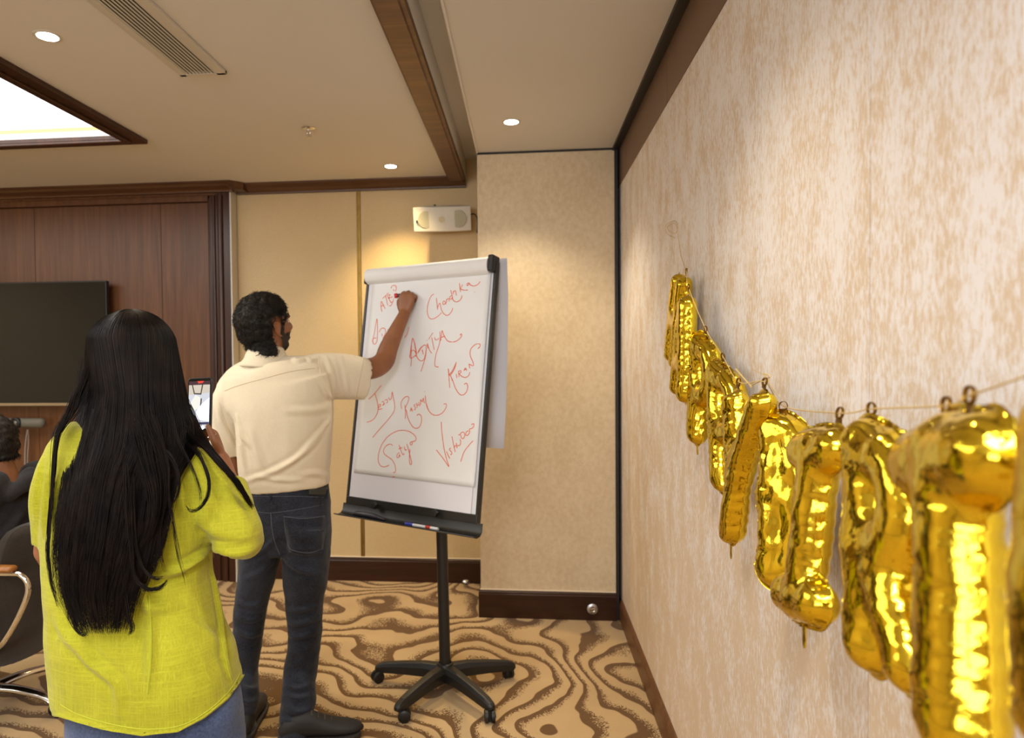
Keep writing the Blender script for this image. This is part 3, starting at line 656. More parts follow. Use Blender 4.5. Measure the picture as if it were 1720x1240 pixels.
for k, a_ in enumerate(base_a):
    d = Vector((math.cos(a_), math.sin(a_), 0)); s = Vector((-d.y, d.x, 0)); L = .325
    vs, fs = [], []
    secs = [(.02, .085, .030, .034), (.10, .088, .026, .030), (.20, .080, .023, .026), (L-.03, .068, .020, .022), (L, .062, .017, .016), (L+.012, .060, .010, .008)]
    poly = [(-1, -1), (1, -1), (1, .3), (.62, 1), (-.62, 1), (-1, .3)]
    for (x, z, hw, hh) in secs:
        for (py_, pz_) in poly: vs.append(hub*1.0+d*x+s*(hw*py_)+Vector((0, 0, z+hh*pz_-hub.z)))
    for i in range(len(secs)-1):
        for j in range(6): fs.append((i*6+j, i*6+(j+1) % 6, (i+1)*6+(j+1) % 6, (i+1)*6+j))
    fs += [tuple(reversed(range(6))), tuple(range((len(secs)-1)*6, len(secs)*6))]
    leg = MB().add(vs, fs).build('leg', M['black'], fc, bevel=.004)
    tip = hub+d*(L-.015); castor(leg, Vector((tip.x, tip.y, .052)), a_+(.9, 2.2, -.6, 1.6, 3)[k], M['black'])
# eraser and markers on the tray
def tray(u, n=.036): return BP(u, -.046, n)
ua = buv(on_board(590, 866, .05))[0]; ub = buv(on_board(642, 872, .05))[0]
m = MB(); vs, fs = tube_geo([tray(ua)+Vector((0,0,.006)), tray(ua*.8+ub*.2)+Vector((0,0,.013)), tray(ua*.3+ub*.7)+Vector((0,0,.012)), tray(ub)+Vector((0,0,.004))], [(.010, .006), (.016, .012), (.015, .011), (.007, .004)], 12, ref=en, sub=4, rnd=True)
tag(MB().add(vs, fs).build('board_eraser', pm('eraser_grey', (.05, .047, .055), .35), None, True), 'dark grey rounded eraser lying in the flip chart tray', 'eraser')
def marker(px0, px1, py0, py1, bodym, capm, lab, dz=.002):
    a0 = tray(buv(on_board(px0, py0, .05))[0]); b0 = tray(buv(on_board(px1, py1, .05))[0]); z = Vector((0, 0, dz)); a0 += z; b0 += z; d = (b0-a0)
    t = empty('marker_pen', (a0+b0)/2, lab, 'marker')
    MB().tube([a0+d*.38, b0], .0065, 14).build('barrel', bodym, t, True); MB().tube([a0, a0+d*.38], .0072, 14).build('cap', capm, t, True); return t
marker(678, 712, 877, 882, pm('pen_white', (.75, .74, .72), .4), pm('pen_blue', S((60, 70, 170)), .4), 'white marker with blue cap in the flip chart tray')
marker(713, 733, 881, 884, bpy.data.materials['pen_white'], pm('pen_red', S((200, 60, 40)), .4), 'white marker with red band right of the blue one in the tray')
# ================================================================ FOIL BALLOON LETTERS
gold, nt, b = newmat('gold_foil'); b.inputs['Base Color'].default_value = S((238, 208, 58))+(1,); b.inputs['Metallic'].default_value = 1; b.inputs['Roughness'].default_value = .13
v = mapped(nt, (1, 1, 1)); v2 = mapped(nt, (1, 1, .5)); h = mth(nt, 'ADD', mth(nt, 'MULTIPLY', texn(nt, v2, 26, 3, .6, .8), .7), mth(nt, 'MULTIPLY', texn(nt, v, 90, 2, .5), .2)); bumpn(nt, b, h, .32, .006)
tabm = pm('gold_tab', S((120, 86, 20)), .35, .8)
cordm = pm('gold_cord', S((205, 175, 110)), .5)
def arc(cx, cy, rx, ry, a0, a1, n=10): return [(cx+rx*math.cos(R(a0+(a1-a0)*k/n)), cy+ry*math.sin(R(a0+(a1-a0)*k/n))) for k in range(n+1)]
# strokes in a unit cell: x 0..1 left to right, y 0..1 bottom to top (centre lines)
LET = {
 'H': [[(.16, .97), (.16, .03)], [(.84, .97), (.84, .03)], [(.16, .5), (.84, .5)]],
 'A': [[(.12, .03), (.46, .95)], [(.88, .03), (.54, .95)], [(.28, .33), (.72, .33)]],
 'P': [[(.18, .97), (.18, .03)], [(.18, .93)]+arc(.45, .70, .42, .23, 90, -90)+[(.18, .47)]],
 'Y': [[(.10, .97), (.5, .48)], [(.90, .97), (.5, .48)], [(.5, .5), (.5, .02)]],
 'B': [[(.16, .97), (.16, .05)], [(.16, .94)]+arc(.45, .73, .38, .21, 90, -90)+[(.16, .52)], [(.16, .50)]+arc(.48, .27, .42, .24, 90, -90)+[(.16, .03)]],
 'I': [[(.5, .93), (.5, .07)], [(.10, .94), (.90, .94)], [(.10, .06), (.90, .06)]],
 'R': [[(.18, .97), (.18, .03)], [(.18, .93)]+arc(.46, .71, .40, .22, 90, -90)+[(.18, .49)], [(.42, .47), (.86, .04)]],
 'T': [[(.5, .92), (.5, .02)], [(.04, .90), (.96, .90)]],
}
def balloon(ch, w_, h_, r, seed, step=.0048):
    """inflated foil letter in local XY (x right, y down from 0 to -h), Z thickness. Marching squares outline, lens section, seam puckers and flange"""
    st = [[np.array((x*w_, (y-1)*h_)) for x, y in s] for s in LET[ch]]
    pad = r+.006; xs = np.arange(-pad-.01, w_+pad+.01, step); ys = np.arange(-h_-pad-.01, pad+.01, step)
    X, Y = np.meshgrid(xs, ys, indexing='ij'); q = np.stack([X.ravel(), Y.ravel()], 1)
    D = []; Tt = []
    for si, s in enumerate(st):
        dm = np.full(len(q), 9.); tm = np.zeros(len(q)); L = 0
        for i in range(len(s)-1):
            dd, t = segdist(q, s[i], s[i+1]); sl = np.linalg.norm(s[i+1]-s[i]); k = dd < dm; dm[k] = dd[k]; tm[k] = (L+t*sl)[k]; L += sl
        D.append(dm); Tt.append(tm+si*.37)
    D = np.array(D); k = D.argmin(0); dmin = D.min(0); T_ = np.array(Tt)[k, np.arange(len(q))]
    sm = -np.log(np.exp(-D*140).sum(0))/140; sd = (np.minimum(sm, dmin)).reshape(X.shape); T_ = T_.reshape(X.shape)
    val = r - sd; nx, ny = X.shape
    idx = {}; V = []; Fc = []; inside = val > 0
    def gv(i, j):
        key = (i, j)
        if key not in idx: idx[key] = len(V); V.append((X[i, j], Y[i, j], val[i, j], T_[i, j], 0))
        return idx[key]
    def ev(a, b_):
        key = (a, b_) if a < b_ else (b_, a)
        if key not in idx:
            va, vb2 = val[a], val[b_]; t = va/(va-vb2); idx[key] = len(V)
            V.append((X[a]*(1-t)+X[b_]*t, Y[a]*(1-t)+Y[b_]*t, 0, T_[a], 1))
        return idx[key]
    for i in range(nx-1):
        for j in range(ny-1):
            cs = [(i, j), (i+1, j), (i+1, j+1), (i, j+1)]; ins = [inside[c_] for c_ in cs]
            if not any(ins): continue
            poly = []
            for k_ in range(4):
                a_, b_ = cs[k_], cs[(k_+1) % 4]
                if ins[k_]: poly.append(gv(*a_))
                if ins[k_] != ins[(k_+1) % 4]: poly.append(ev(a_, b_))
            if len(poly) > 2: Fc.append(poly)
    V = np.array(V); n = len(V); x, y, vv, t, bd = V.T
    u = np.clip(1-vv/r, 0, 1)                      # 0 at spine, 1 at the seam
    prof = np.sqrt(np.clip(1-u**2.2, 0, 1))
    rs = np.random.default_rng(seed); ph = rs.random()*6
    nz = vnoise(np.stack([x*38+seed, y*38, t*0], 1)); nz2 = vnoise(np.stack([x*90+seed, y*90, t*0+5], 1))
    edge = np.clip((u-.35)/.65, 0, 1)*np.clip((1.02-u)*6, 0, 1)
    puck = np.sin(t*2*math.pi/.017+ph+nz*4)
    Zt = r*.9*prof*(1+.06*nz)+(.0015*puck*edge+.0008*nz2*np.clip(prof*2, 0, 1))
    for k_ in range(3):                            # deeper cross creases
        tc_ = rs.random()*.36; Zt -= .004*np.exp(-((t-tc_-.04*(nz))/.0035)**2)*prof
    for s in st:                                   # pinch where strokes meet
        pass
    Zb = -(r*.86*prof*(1+.08*nz)+(+.0025*np.sin(t*2*math.pi/.023+2*ph)*edge))
    wig = .0022*np.sin(t*2*math.pi/.026+ph)*(u > .8)*u
    fr = np.stack([x, y, np.where(bd > 0, wig, Zt)], 1); bk = np.stack([x, y, Zb], 1)
    vs = [tuple(p) for p in fr]; bi = {}; fs = []
    for f in Fc: fs.append(tuple(f))
    for i_ in range(n):
        if bd[i_] > 0: bi[i_] = i_
        else: bi[i_] = len(vs); vs.append(tuple(bk[i_]))
    for f in Fc: fs.append(tuple(bi[k_] for k_ in reversed(f)))
    # welded seam flange along the outline
    from collections import defaultdict
    ed = defaultdict(int)
    for f in Fc:
        for k_ in range(len(f)): ed[(f[k_], f[(k_+1) % len(f)])] += 1
    be = [(a_, b_) for (a_, b_) in ed if (b_, a_) not in ed]; nrm_ = defaultdict(lambda: np.zeros(2))
    for a_, b_ in be:
        d = fr[b_][:2]-fr[a_][:2]; nn = np.array((d[1], -d[0])); nn /= np.linalg.norm(nn)+1e-9; nrm_[a_] += nn; nrm_[b_] += nn
    fi = {}
    for a_ in nrm_:
        nn = nrm_[a_]/(np.linalg.norm(nrm_[a_])+1e-9); p = fr[a_]; fi[a_] = len(vs); vs.append((p[0]+nn[0]*.006, p[1]+nn[1]*.006, p[2]+.0016*math.sin(t[a_]*500)))
    for a_, b_ in be: fs.append((a_, fi[a_], fi[b_], b_))
    me = mesh(vs, fs); return me
def place(ch, tl, tr, bl, h, r, seed, lab, tabs=(), tail=True, bend=0):
    """tl, tr, bl: (px, py, X) anchor pixels lying at distance X from the middle line, near the partition"""
    a, b_, c_ = PX(*tl), PX(*tr), PX(*bl); ex = b_-a; W = ex.length; ey = a-c_; H = ey.length; ex_u = ex.normalized(); ey_u = ey.normalized(); ez = ex_u.cross(ey_u).normalized()
    me = balloon(ch, max(.02, W), H, r, seed); co = getco(me)
    wv = np.array([list(a+ex_u*x+ey_u*y+ez*(z+bend*math.sin(math.pi*min(1, max(0, -y/H))))) for x, y, z in co]); setco(me, wv)
    root = link('letter_balloon', me, gold, None, True); tag(root, lab, 'balloon', 'gold foil letter balloons strung along the right wall')
    zf = lambda x, y, z=0: a+ex_u*(x*W)+ey_u*((y-1)*H)+ez*z
    tp = []
    for (tx, ty) in tabs:
        p = zf(tx, ty)+ey_u*(r+.010); tp.append(p); m = MB(); ring_ = []
        for k in range(14):
            an = 2*math.pi*k/14; ring_.append(p+ex_u*(.0085*math.cos(an))+ey_u*(.0085*math.sin(an)))
        ring_.append(ring_[0]); m.tube(ring_, [(.0022, .0006)]*15, 6, ref=ez); m.tube([p-ey_u*.005, p-ey_u*.014], [(.008, .001), (.010, .001)], 8, ref=ex_u); m.build('hanging_tab', tabm, root, True)
    if tail:
        p = zf(tail[0], tail[1]); d = (-ey_u+ex_u*.25).normalized(); q = p-ey_u*(r*.9); m = MB(); m.tube([q, q+d*.010, q+d*.020, q+d*.030], [(.006, .0016), (.005, .0014), (.006, .0014), (.004, .001)], 8, ref=ex_u, sub=3); m.build('filling_tail', gold, root, True)
    return tp
r0 = .031
LB = [
 # ch, top-left, top-right, bottom-left, r, label, tabs, tail    (centre-line anchors)
 ('H', (1139, 470, .500), (1152, 478, .485), (1127, 595, .490), 0.029, 'gold foil letter H balloon, farthest and highest on the garland', [(.9, 1.0)], None),
 ('A', (1146, 506, .462), (1164, 512, .458), (1137, 650, .455), 0.029, 'gold foil letter A balloon, second from the far end of the garland', [(.5, 1.02)], None),
 ('P', (1172, 572, .480), (1204, 582, .498), (1166, 728, .470), 0.032, 'gold foil letter P balloon, the farther and higher of the two', [(.4, .98)], (.18, .02)),
 ('P', (1198, 618, .480), (1243, 630, .503), (1206, 806, .470), 0.032, 'gold foil letter P balloon, the nearer and lower of the two', [(.4, .98)], (.18, .02)),
 ('Y', (1232, 672, .425), (1286, 676, .436), (1208, 884, .425), 0.030, 'gold foil letter Y balloon tapering to a pointed tail, beside lower P', [(.1, 1.0), (.9, 1.0)], (.5, .0)),
 ('B', (1300, 716, .455), (1352, 716, .490), (1296, 960, .430), 0.032, 'gold foil letter B balloon at the lowest point of the garland string', [(.3, .98)], None),
 ('I', (1352, 742, .420), (1412, 738, .425), (1322, 1010, .395), 0.031, 'gold foil letter I balloon with broad serifs, between B and R', [(.9, .98)], (.6, .02)),
 ('R', (1448, 740, .420), (1540, 742, .425), (1452, 1080, .395), 0.034, 'gold foil letter R balloon, left of the big T', [(.2, .98)], None),
 ('T', (1556, 740, .392), (1668, 716, .375), (1562, 1190, .372), 0.038, 'gold foil letter T balloon with wide top bar, nearest whole letter', [(.35, .92), (.7, .93)], None),
 ('H', (1798, 716, .352), (1890, 690, .345), (1788, 1200, .335), 0.034, 'gold foil letter H balloon cut off by the right frame edge', [(.16, .99)], None),
]
tops = []
for i, (ch, tl, tr, bl_, r, lab, tabs, tail) in enumerate(LB):
    tops += place(ch, tl, tr, bl_, 0, r, 11+i*7, lab, tabs, tail)
# cord
loop = [PX(1133, 400, .53), PX(1120, 392, .53), PX(1119, 378, .53), PX(1132, 371, .53), PX(1138, 378, .53), PX(1135, 392, .53), PX(1124, 388, .53), PX(1122, 380, .53), PX(1134, 376, .53), PX(1139, 395, .53), PX(1144, 430, .525)]
cpts = loop+tops
m = MB(); m.tube(cpts, .0011, 5, sub=6)
m.tube([PX(1262, 648, .50), PX(1278, 640, .49), PX(1294, 633, .485), PX(1282, 628, .485), PX(1290, 640, .48)], .0013, 5, sub=5).tube([PX(1236, 620, .47), PX(1248, 634, .46), PX(1262, 650, .45)], .0018, 5, sub=4)
m.tube([PX(1262, 620, .53), PX(1285, 632, .53), PX(1300, 655, .53), PX(1309, 668, .53)], .0007, 5, sub=4)
tag(m.build('garland_string', cordm, None, True), 'thin gold ribbon string carrying the foil letters, looped at the top', 'string')
# ================================================================ PEOPLE: helpers
def skinmat(name, c, ss=.15):
    m, nt, b = newmat(name); v = mapped(nt); n = texn(nt, v, 14, 4, .6); c = S(c)
    nt.links.new(ramp(nt, n, [(.35, tuple(x*.86 for x in c)), (.65, tuple(x*1.1 for x in c))]), b.inputs['Base Color'])
    b.inputs['Roughness'].default_value = .48; b.inputs['Subsurface Weight'].default_value = ss; b.inputs['Subsurface Radius'].default_value = (.02, .008, .004)
    bumpn(nt, b, texn(nt, v, 260, 2), .15, .001); return m
def clothmat(name, c0, c1, weave=900, rough=.85, sheen=.3, wstr=.25, trans=0, slub=0):
    m, nt, b = newmat(name); v = mapped(nt)
    wx = N(nt, 'TexWave'); wx.inputs['Scale'].default_value = weave/6.28; wx.bands_direction = 'X'; wx.inputs['Distortion'].default_value = 1.2; wx.inputs['Detail'].default_value = 1
    wz = N(nt, 'TexWave'); wz.inputs['Scale'].default_value = weave/6.28; wz.bands_direction = 'Z'; wz.inputs['Distortion'].default_value = 1.2; wz.inputs['Detail'].default_value = 1
    nt.links.new(v, wx.inputs['Vector']); nt.links.new(v, wz.inputs['Vector'])
    w_ = mth(nt, 'MULTIPLY', mth(nt, 'ADD', wx.outputs['Fac'], wz.outputs['Fac']), .5)
    f = mth(nt, 'ADD', mth(nt, 'MULTIPLY', texn(nt, v, 5, 4, .6), .6), mth(nt, 'MULTIPLY', texn(nt, v, 160, 3, .7), .4))
    if slub:   # irregular thick threads running along and across
        s1 = texn(nt, mapped(nt, (260, 260, 9)), 1, 3, .7); s2 = texn(nt, mapped(nt, (9, 9, 260)), 1, 3, .7)
        f = mth(nt, 'ADD', mth(nt, 'MULTIPLY', f, 1-slub), mth(nt, 'MULTIPLY', mth(nt, 'MAXIMUM', s1, s2), slub))
    nt.links.new(ramp(nt, f, [(.36, c0), (.66, c1)]), b.inputs['Base Color'])
    b.inputs['Roughness'].default_value = rough; b.inputs['Sheen Weight'].default_value = sheen; b.inputs['Specular IOR Level'].default_value = .2
    bumpn(nt, b, w_, wstr, .0006)
    if trans:
        tr = N(nt, 'BsdfTranslucent'); tr.inputs[0].default_value = tuple(c1)+(1,); mx = N(nt, 'MixShader'); mx.inputs[0].default_value = trans
        nt.links.new(b.outputs[0], mx.inputs[1]); nt.links.new(tr.outputs[0], mx.inputs[2]); nt.links.new(mx.outputs[0], nt.nodes['Material Output'].inputs[0])
    return m
def hairmat(name, c0, c1, rough=.38, spec=.5):
    m, nt, b = newmat(name); v = mapped(nt); n = texn(nt, v, 18, 3, .6)
    nt.links.new(ramp(nt, n, [(.35, c0), (.7, c1)]), b.inputs['Base Color']); b.inputs['Roughness'].default_value = rough
    b.inputs['Specular IOR Level'].default_value = spec; return m
def head_geo(c, f, u, s=1.0):
    """skull, face, jaw, nose, lips, ears round centre c; f face direction, u up"""
    f = Vector(f).normalized(); u = Vector(u); u = (u-f*u.dot(f)).normalized(); r = f.cross(u)
    L = lambda a, b_, c_: c+f*(a*s)+r*(b_*s)+u*(c_*s)
    E = lambda cc, rf, rr, ru: ell_geo(L(*cc), f, r, u, rf*s, rr*s, ru*s)
    g = [E((-.014, 0, .036), .098, .077, .084), E((.028, 0, -.012), .066, .064, .088), E((.052, 0, -.082), .034, .036, .030), E((-.02, 0, .0), .085, .072, .07)]
    for k in (-1, 1):
        g += [E((.012, k*.047, -.058), .042, .018, .034), E((.062, k*.036, -.014), .026, .024, .024), E((.078, k*.026, .030), .016, .026, .009)]
        e = []   # ear: rim, bowl, lobe
        ec = lambda a, b_: L(-.006+a*.95-.2*b_, k*(.078+.010*(-a*10+.5)*.3+.005), -.006+b_)
        g.append(tube_geo([ec(.012, .012), ec(.010, .028), ec(-.004, .034), ec(-.017, .024), ec(-.018, .004), ec(-.010, -.016), ec(.002, -.026)], [.0042, .0045, .005, .005, .005, .0055, .006], 8, sub=3, rnd=True))
        g.append(E((-.004, k*.078, .002), .014, .006, .022)); g.append(tube_geo([ec(-.004, .012), ec(-.008, .0), ec(.0, -.010)], [.0035]*3, 6, sub=3, rnd=True))
        g.append(E((.088, k*.0135, -.030), .010, .008, .007))
    g.append(tube_geo([L(.082, 0, .026), L(.100, 0, .0), L(.112, 0, -.022), L(.098, 0, -.036)], [.009*s, .010*s, .0135*s, .008*s], 10, sub=3, rnd=True))
    g += [E((.086, 0, -.056), .011, .024, .0055), E((.084, 0, -.065), .011, .021, .006)]
    return g, L, (f, r, u)
def head_parts_obj(parent, L, fr, skin, s, browm):
    f, r, u = fr
    for k in (-1, 1):
        m = MB(); m.add(*ell_geo(L(.078, k*.029, .010), f, r, u, .0118*s, .012*s, .009*s)); e = m.build('eye', eyem, parent, True)
        m = MB(); m.add(*ell_geo(L(.0875, k*.029, .010), f, r, u, .003*s, .0050*s, .0050*s, 10, 6)); m.build('iris', irism, e, True)
        m = MB(); m.tube([L(.090, k*.014, .033), L(.0905, k*.030, .039), L(.078, k*.048, .034)], [(.0016, .0028), (.0018, .0034), (.001, .002)], 8, ref=f, sub=4); m.build('eyebrow', browm, parent, True)
    m = MB(); m.add(*ell_geo(L(.0905, 0, -.0605), f, r, u, .009*s, .022*s, .0075*s)); m.build('lips', lipm, parent, True)
eyem = pm('eye_white', (.7, .68, .64), .2); irism = pm('iris_brown', (.03, .015, .008), .15); lipm = pm('lips', S((120, 66, 54)), .5)
def rot_to(v, ax, ang): return Matrix.Rotation(ang, 3, ax) @ v
def hand_geo(w, fd, bn, side, curls=(.5, .5, .5, .5), spread=0, thumb=((.7, .75, -.3), (.35, .9, -.3)), s=1.0, curl2=1.1):
    """w wrist, fd towards knuckles, bn back-of-hand normal, side: thumb-side sign"""
    fd = fd.normalized(); bn = (bn-fd*bn.dot(fd)).normalized(); sd = fd.cross(bn).normalized()*side
    g = [tube_geo([w-fd*.01*s, w+fd*.02*s, w+fd*.055*s, w+fd*.088*s], [(.025*s, .018*s), (.031*s, .017*s), (.039*s, .0155*s), (.038*s, .012*s)], 16, ref=sd, sub=3, rnd=True)]
    tips = []
    for i, (o, l) in enumerate(zip((.030, .010, -.010, -.029), (.074, .082, .076, .060))):
        p = w+fd*(.084-.004*abs(i-1))*s+sd*o*s; d = (fd+sd*(o*spread)).normalized(); pts = [p-d*.02*s, p]; rd = [.010*s, .0098*s]; ax = d.cross(bn).normalized()
        tot = 0
        for k, fr in enumerate((.46, .30, .24)):
            tot += curls[i]*(.9, curl2, .8)[k]; dd = rot_to(d, ax, -tot)
            if dd.dot(bn) > rot_to(d, ax, tot).dot(bn): dd = rot_to(d, ax, tot)
            p = p+dd*l*fr*s; pts.append(p); rd.append((.0092, .0082, .0068)[k]*s)
        g.append(tube_geo(pts, rd, 10, sub=3, rnd=True)); tips.append(p)
    b0 = w+fd*.022*s+sd*.020*s; t1 = (sd*thumb[0][0]+fd*thumb[0][1]+bn*thumb[0][2]).normalized(); t2 = (sd*thumb[1][0]+fd*thumb[1][1]+bn*thumb[1][2]).normalized()
    p1 = b0+t1*.042*s; p2 = p1+t2*.034*s; p3 = p2+t2*.024*s
    g.append(tube_geo([b0, p1, p2, p3], [.015*s, .0125*s, .0105*s, .0085*s], 10, sub=3, rnd=True)); tips.append(p3)
    return g, tips
def secs_tube(S_, D, ref=(1, 0, 0), n=28, sub=4, sq=2.3):
    """S_: (xL, xR, y, half depth[, D]) silhouette sections in photo pixels at depth D"""
    pts = []; rd = []
    for q in S_:
        d = q[4] if len(q) > 4 else D; a = P(q[0], q[2], d); b_ = P(q[1], q[2], d); c_ = (a+b_)/2; hw = (b_-a).length/2; pts.append(c_); rd.append((math.sqrt(max(hw*hw-(q[3]*c_.x/d)**2, (.75*hw)**2)), q[3]))
    return tube_geo(pts, rd, n, ref, sub, sq=sq)
def open_end(me, p, d, eps=.012, rad=9):
    """delete cap faces lying at plane p with outward direction d"""
    bm = bmesh.new(); bm.from_mesh(me); d = Vector(d).normalized(); p = Vector(p)
    fs = [f for f in bm.faces if (f.calc_center_median()-p).dot(d) > -eps and f.normal.dot(d) > .45 and (f.calc_center_median()-p).length < rad]
    bmesh.ops.delete(bm, geom=fs, context='FACES'); bm.to_mesh(me); bm.free()
def solid(o, t, off=-1):
    md = o.modifiers.new('t', 'SOLIDIFY'); md.thickness = t; md.offset = off
def wrinkle(me, amp, sc, st=(1, 1, 1), seed=0, detail=2):
    co = getco(me); no = getno(me); q = co*np.array(st)*sc+seed; n = vnoise(q)
    if detail > 1: n = n+.5*vnoise(q*2.3+7)
    setco(me, co+no*(n*amp)[:, None])
def shell(me, maskf, thick, seed=0, rough=.0, sc=60):
    """copy the faces of me where maskf(co)>0 and lift them by thick*mask; returns mesh"""
    co = getco(me).copy(); no = getno(me); mk = maskf(co); keep = mk > 0
    fsel = [tuple(p.vertices) for p in me.polygons if all(keep[v] for v in p.vertices)]
    used = sorted({v for f in fsel for v in f}); idx = {v: i for i, v in enumerate(used)}
    c = co[used]; n_ = no[used]; m_ = mk[used]; n_ = n_/(np.linalg.norm(n_, axis=1, keepdims=True)+1e-9)
    t = thick*np.clip(m_, 0, 1)*(1+rough*(vnoise(c*sc+seed)+.6*vnoise(c*sc*2.3+seed+3)))
    return mesh(c+n_*t[:, None], [tuple(idx[v] for v in f) for f in fsel])
def seam(o, lines, w_, mat, name, parent, lift=.0004, flat=.0006):
    """stitch line: pixels traced in the photo, laid on the surface of object o"""
    bvh = bvh_of(o); m = MB()
    for ln in lines:
        A = cr(ln, 5); pts = [hit(bvh, x, y, lift) for x, y in A]; run = [p for p in pts if p is not None]
        if len(run) > 2: m.tube(run, w_, 5)
    if m.v: return m.build(name, mat, parent, True)
def strands(name, paths, r, mat, parent, taper=.35, stuff=True):
    """paths: list of (k,3) arrays -> one mesh of thin three-sided strands"""
    V = []; Fs = []; n0 = 0
    for A in paths:
        k = len(A); T = np.gradient(A, axis=0); T /= np.linalg.norm(T, axis=1, keepdims=True)+1e-9
        rf = np.array([.3, 1., .2]); U = np.cross(T, rf); U /= np.linalg.norm(U, axis=1, keepdims=True)+1e-9; W_ = np.cross(T, U)
        rr = r*(1-(1-taper)*np.linspace(0, 1, k)**2)[:, None]
        for a in (0, 2.094, 4.189): V.append(A+(U*math.cos(a)+W_*math.sin(a))*rr)
        for j in range(3):
            a0 = n0+j*k; b0 = n0+((j+1) % 3)*k; i = np.arange(k-1); Fs.append(np.stack([a0+i, b0+i, b0+i+1, a0+i+1], 1))
        n0 += 3*k
    V = np.vstack(V); Fs = np.vstack(Fs); me = bpy.data.meshes.new(name); me.from_pydata(V.tolist(), [], Fs.tolist()); me.update()
    o = link(name, me, mat, parent, True)
    if stuff: o['kind'] = 'stuff'
    return o
def shoe(parent, heel, d, mat, solem, L=.285, W=.098, H=.10, name='shoe'):
    d = Vector(d).normalized(); s = Vector((-d.y, d.x, 0)); z = Vector((0, 0, 1))
    st = [(.0, .030, .055), (.02, .036, .075), (.08, .038, .095), (.13, .041, .075), (.19, .047, .052), (.24, .044, .042), (.275, .030, .034), (.288, .012, .024)]
    vs, fs = tube_geo([heel+d*a+z*(.022+h*.5) for a, w_, h in st], [(w_, h*.5) for a, w_, h in st], 18, ref=s, sub=3, rnd=True, sq=2.4)
    m = MB().add(vs, fs); o = m.build(name, mat, parent, True)
    vs, fs = tube_geo([heel+d*a+z*.013 for a, w_, h in st], [(w_+.005, .013) for a, w_, h in st], 18, ref=s, sub=3, sq=4)
    MB().add(vs, fs).build('sole', solem, o, True)
    m = MB()
    for k in range(4): q = heel+d*(.10+.025*k)+z*(.022+.086-.011*k); m.tube([q-s*.022, q+z*.004, q+s*.022], .003, 6, sub=3)
    m.build('laces', bpy.data.materials.get('lace_grey') or pm('lace_grey', (.05, .045, .04), .8), o, True)
    return o
# ================================================================ MAN WRITING ON THE CHART
DM = 2.70
SKM = skinmat('skin_man', (150, 96, 60)); HAIRM = hairmat('hair_black', (.006, .005, .004), (.022, .016, .011), .6, .25)
hp = on_board(681, 505, .010); DH = hp.y     # where the hand meets the sheet
th = R(33); pit = R(12); fdir = Vector((math.sin(th)*math.cos(pit), math.cos(th)*math.cos(pit), math.sin(pit)))
hc = P(448, 549, DM+.045)
hg, HL, HF = head_geo(hc, fdir, (0.05, -.1, 1), 1.04)
g = list(hg)
g.append(tube_geo([HL(-.03, 0, -.03), P(450, 592, DM+.02), P(455, 622, DM+.01)], [.054, .056, .075], 18, sub=3))
g.append(secs_tube([(420, 545, 905, .085), (415, 545, 860, .09), (428, 534, 815, .085), (415, 545, 750, .10), (408, 548, 690, .11), (402, 540, 645, .10), (420, 510, 615, .06)], DM))
wr_ = P(679, 528, DH-.06)
g.append(tube_geo([P(520, 632, DM+.03), P(560, 614, 2.80), P(617, 620, 2.90), P(643, 609, 2.955), P(653, 584, 2.985), P(667, 553, DH-.085), wr_], [.05, .050, .047, .046, .042, .033, .026], 18, sub=4, rnd=True))
hgm, tips = hand_geo(wr_, P(684, 497, DH-.052)-wr_, Vector((-.25, -1, .12)), -1, (.95, 1.0, 1.05, 1.1), 0, ((.55, .85, -.35), (-.05, .8, -.75)), 1.0)
g += hgm
wl = P(420, 812, 3.0)
g.append(tube_geo([P(400, 650, DM), P(384, 700, DM+.02), P(387, 775, DM+.03), P(392, 795, DM+.07), P(410, 800, 2.90), wl], [.05, .047, .041, .040, .034, .026], 16, sub=4, rnd=True))
hl_, _ = hand_geo(wl, Vector((.8, .3, -.2)), Vector((0, .6, .8)), 1, (.5, .5, .5, .5)); g += hl_
for pts, rd in ((((440, 890, DM), (422, 1021, DM-.03), (411, 1120, DM-.03), (411, 1180, DM-.10), (410, 1235, DM-.13)), (.072, .046, .036, .030, .03)), (((515, 890, DM), (512, 1021, DM-.03), (507, 1110, DM-.03), (500, 1180, DM-.10), (493, 1240, DM-.15)), (.072, .048, .040, .034, .03))):
    g.append(tube_geo([P(*q) for q in pts], rd, 16, sub=4, rnd=True))
me = fuse(g, .0048, 3, .5)
man = link('person', me, SKM, None, True); tag(man, 'man in a cream short-sleeved shirt and dark jeans writing on the flip chart', 'person')
head_parts_obj(man, HL, HF, SKM, 1.04, HAIRM)
hcn = np.array(list(hc)); HFn = [np.array(list(v)) for v in HF]
def loc3(co): q = (co-hcn)/1.04; return q@HFn[0], q@HFn[1], q@HFn[2]
def ss(a, b_, x): t = np.clip((x-a)/(b_-a), 0, 1); return t*t*(3-2*t)
def hairmask(co):
    f, r, u = loc3(co); near = (np.linalg.norm(co-hcn, axis=1) < .17)
    line = -.104+np.where(f > -.045, (f+.045)*1.75, 0)+np.where(f > .055, (f-.055)*2.2, 0)     # hairline height for given f
    ear = (f > -.034) & (f < .016) & (u < .044) & (np.abs(r) > .06)
    m_ = ss(-.004, .010, u-line)*near; m_ = np.where(ear, 0, m_); m_ = np.where((f > .084), 0, m_)
    return m_
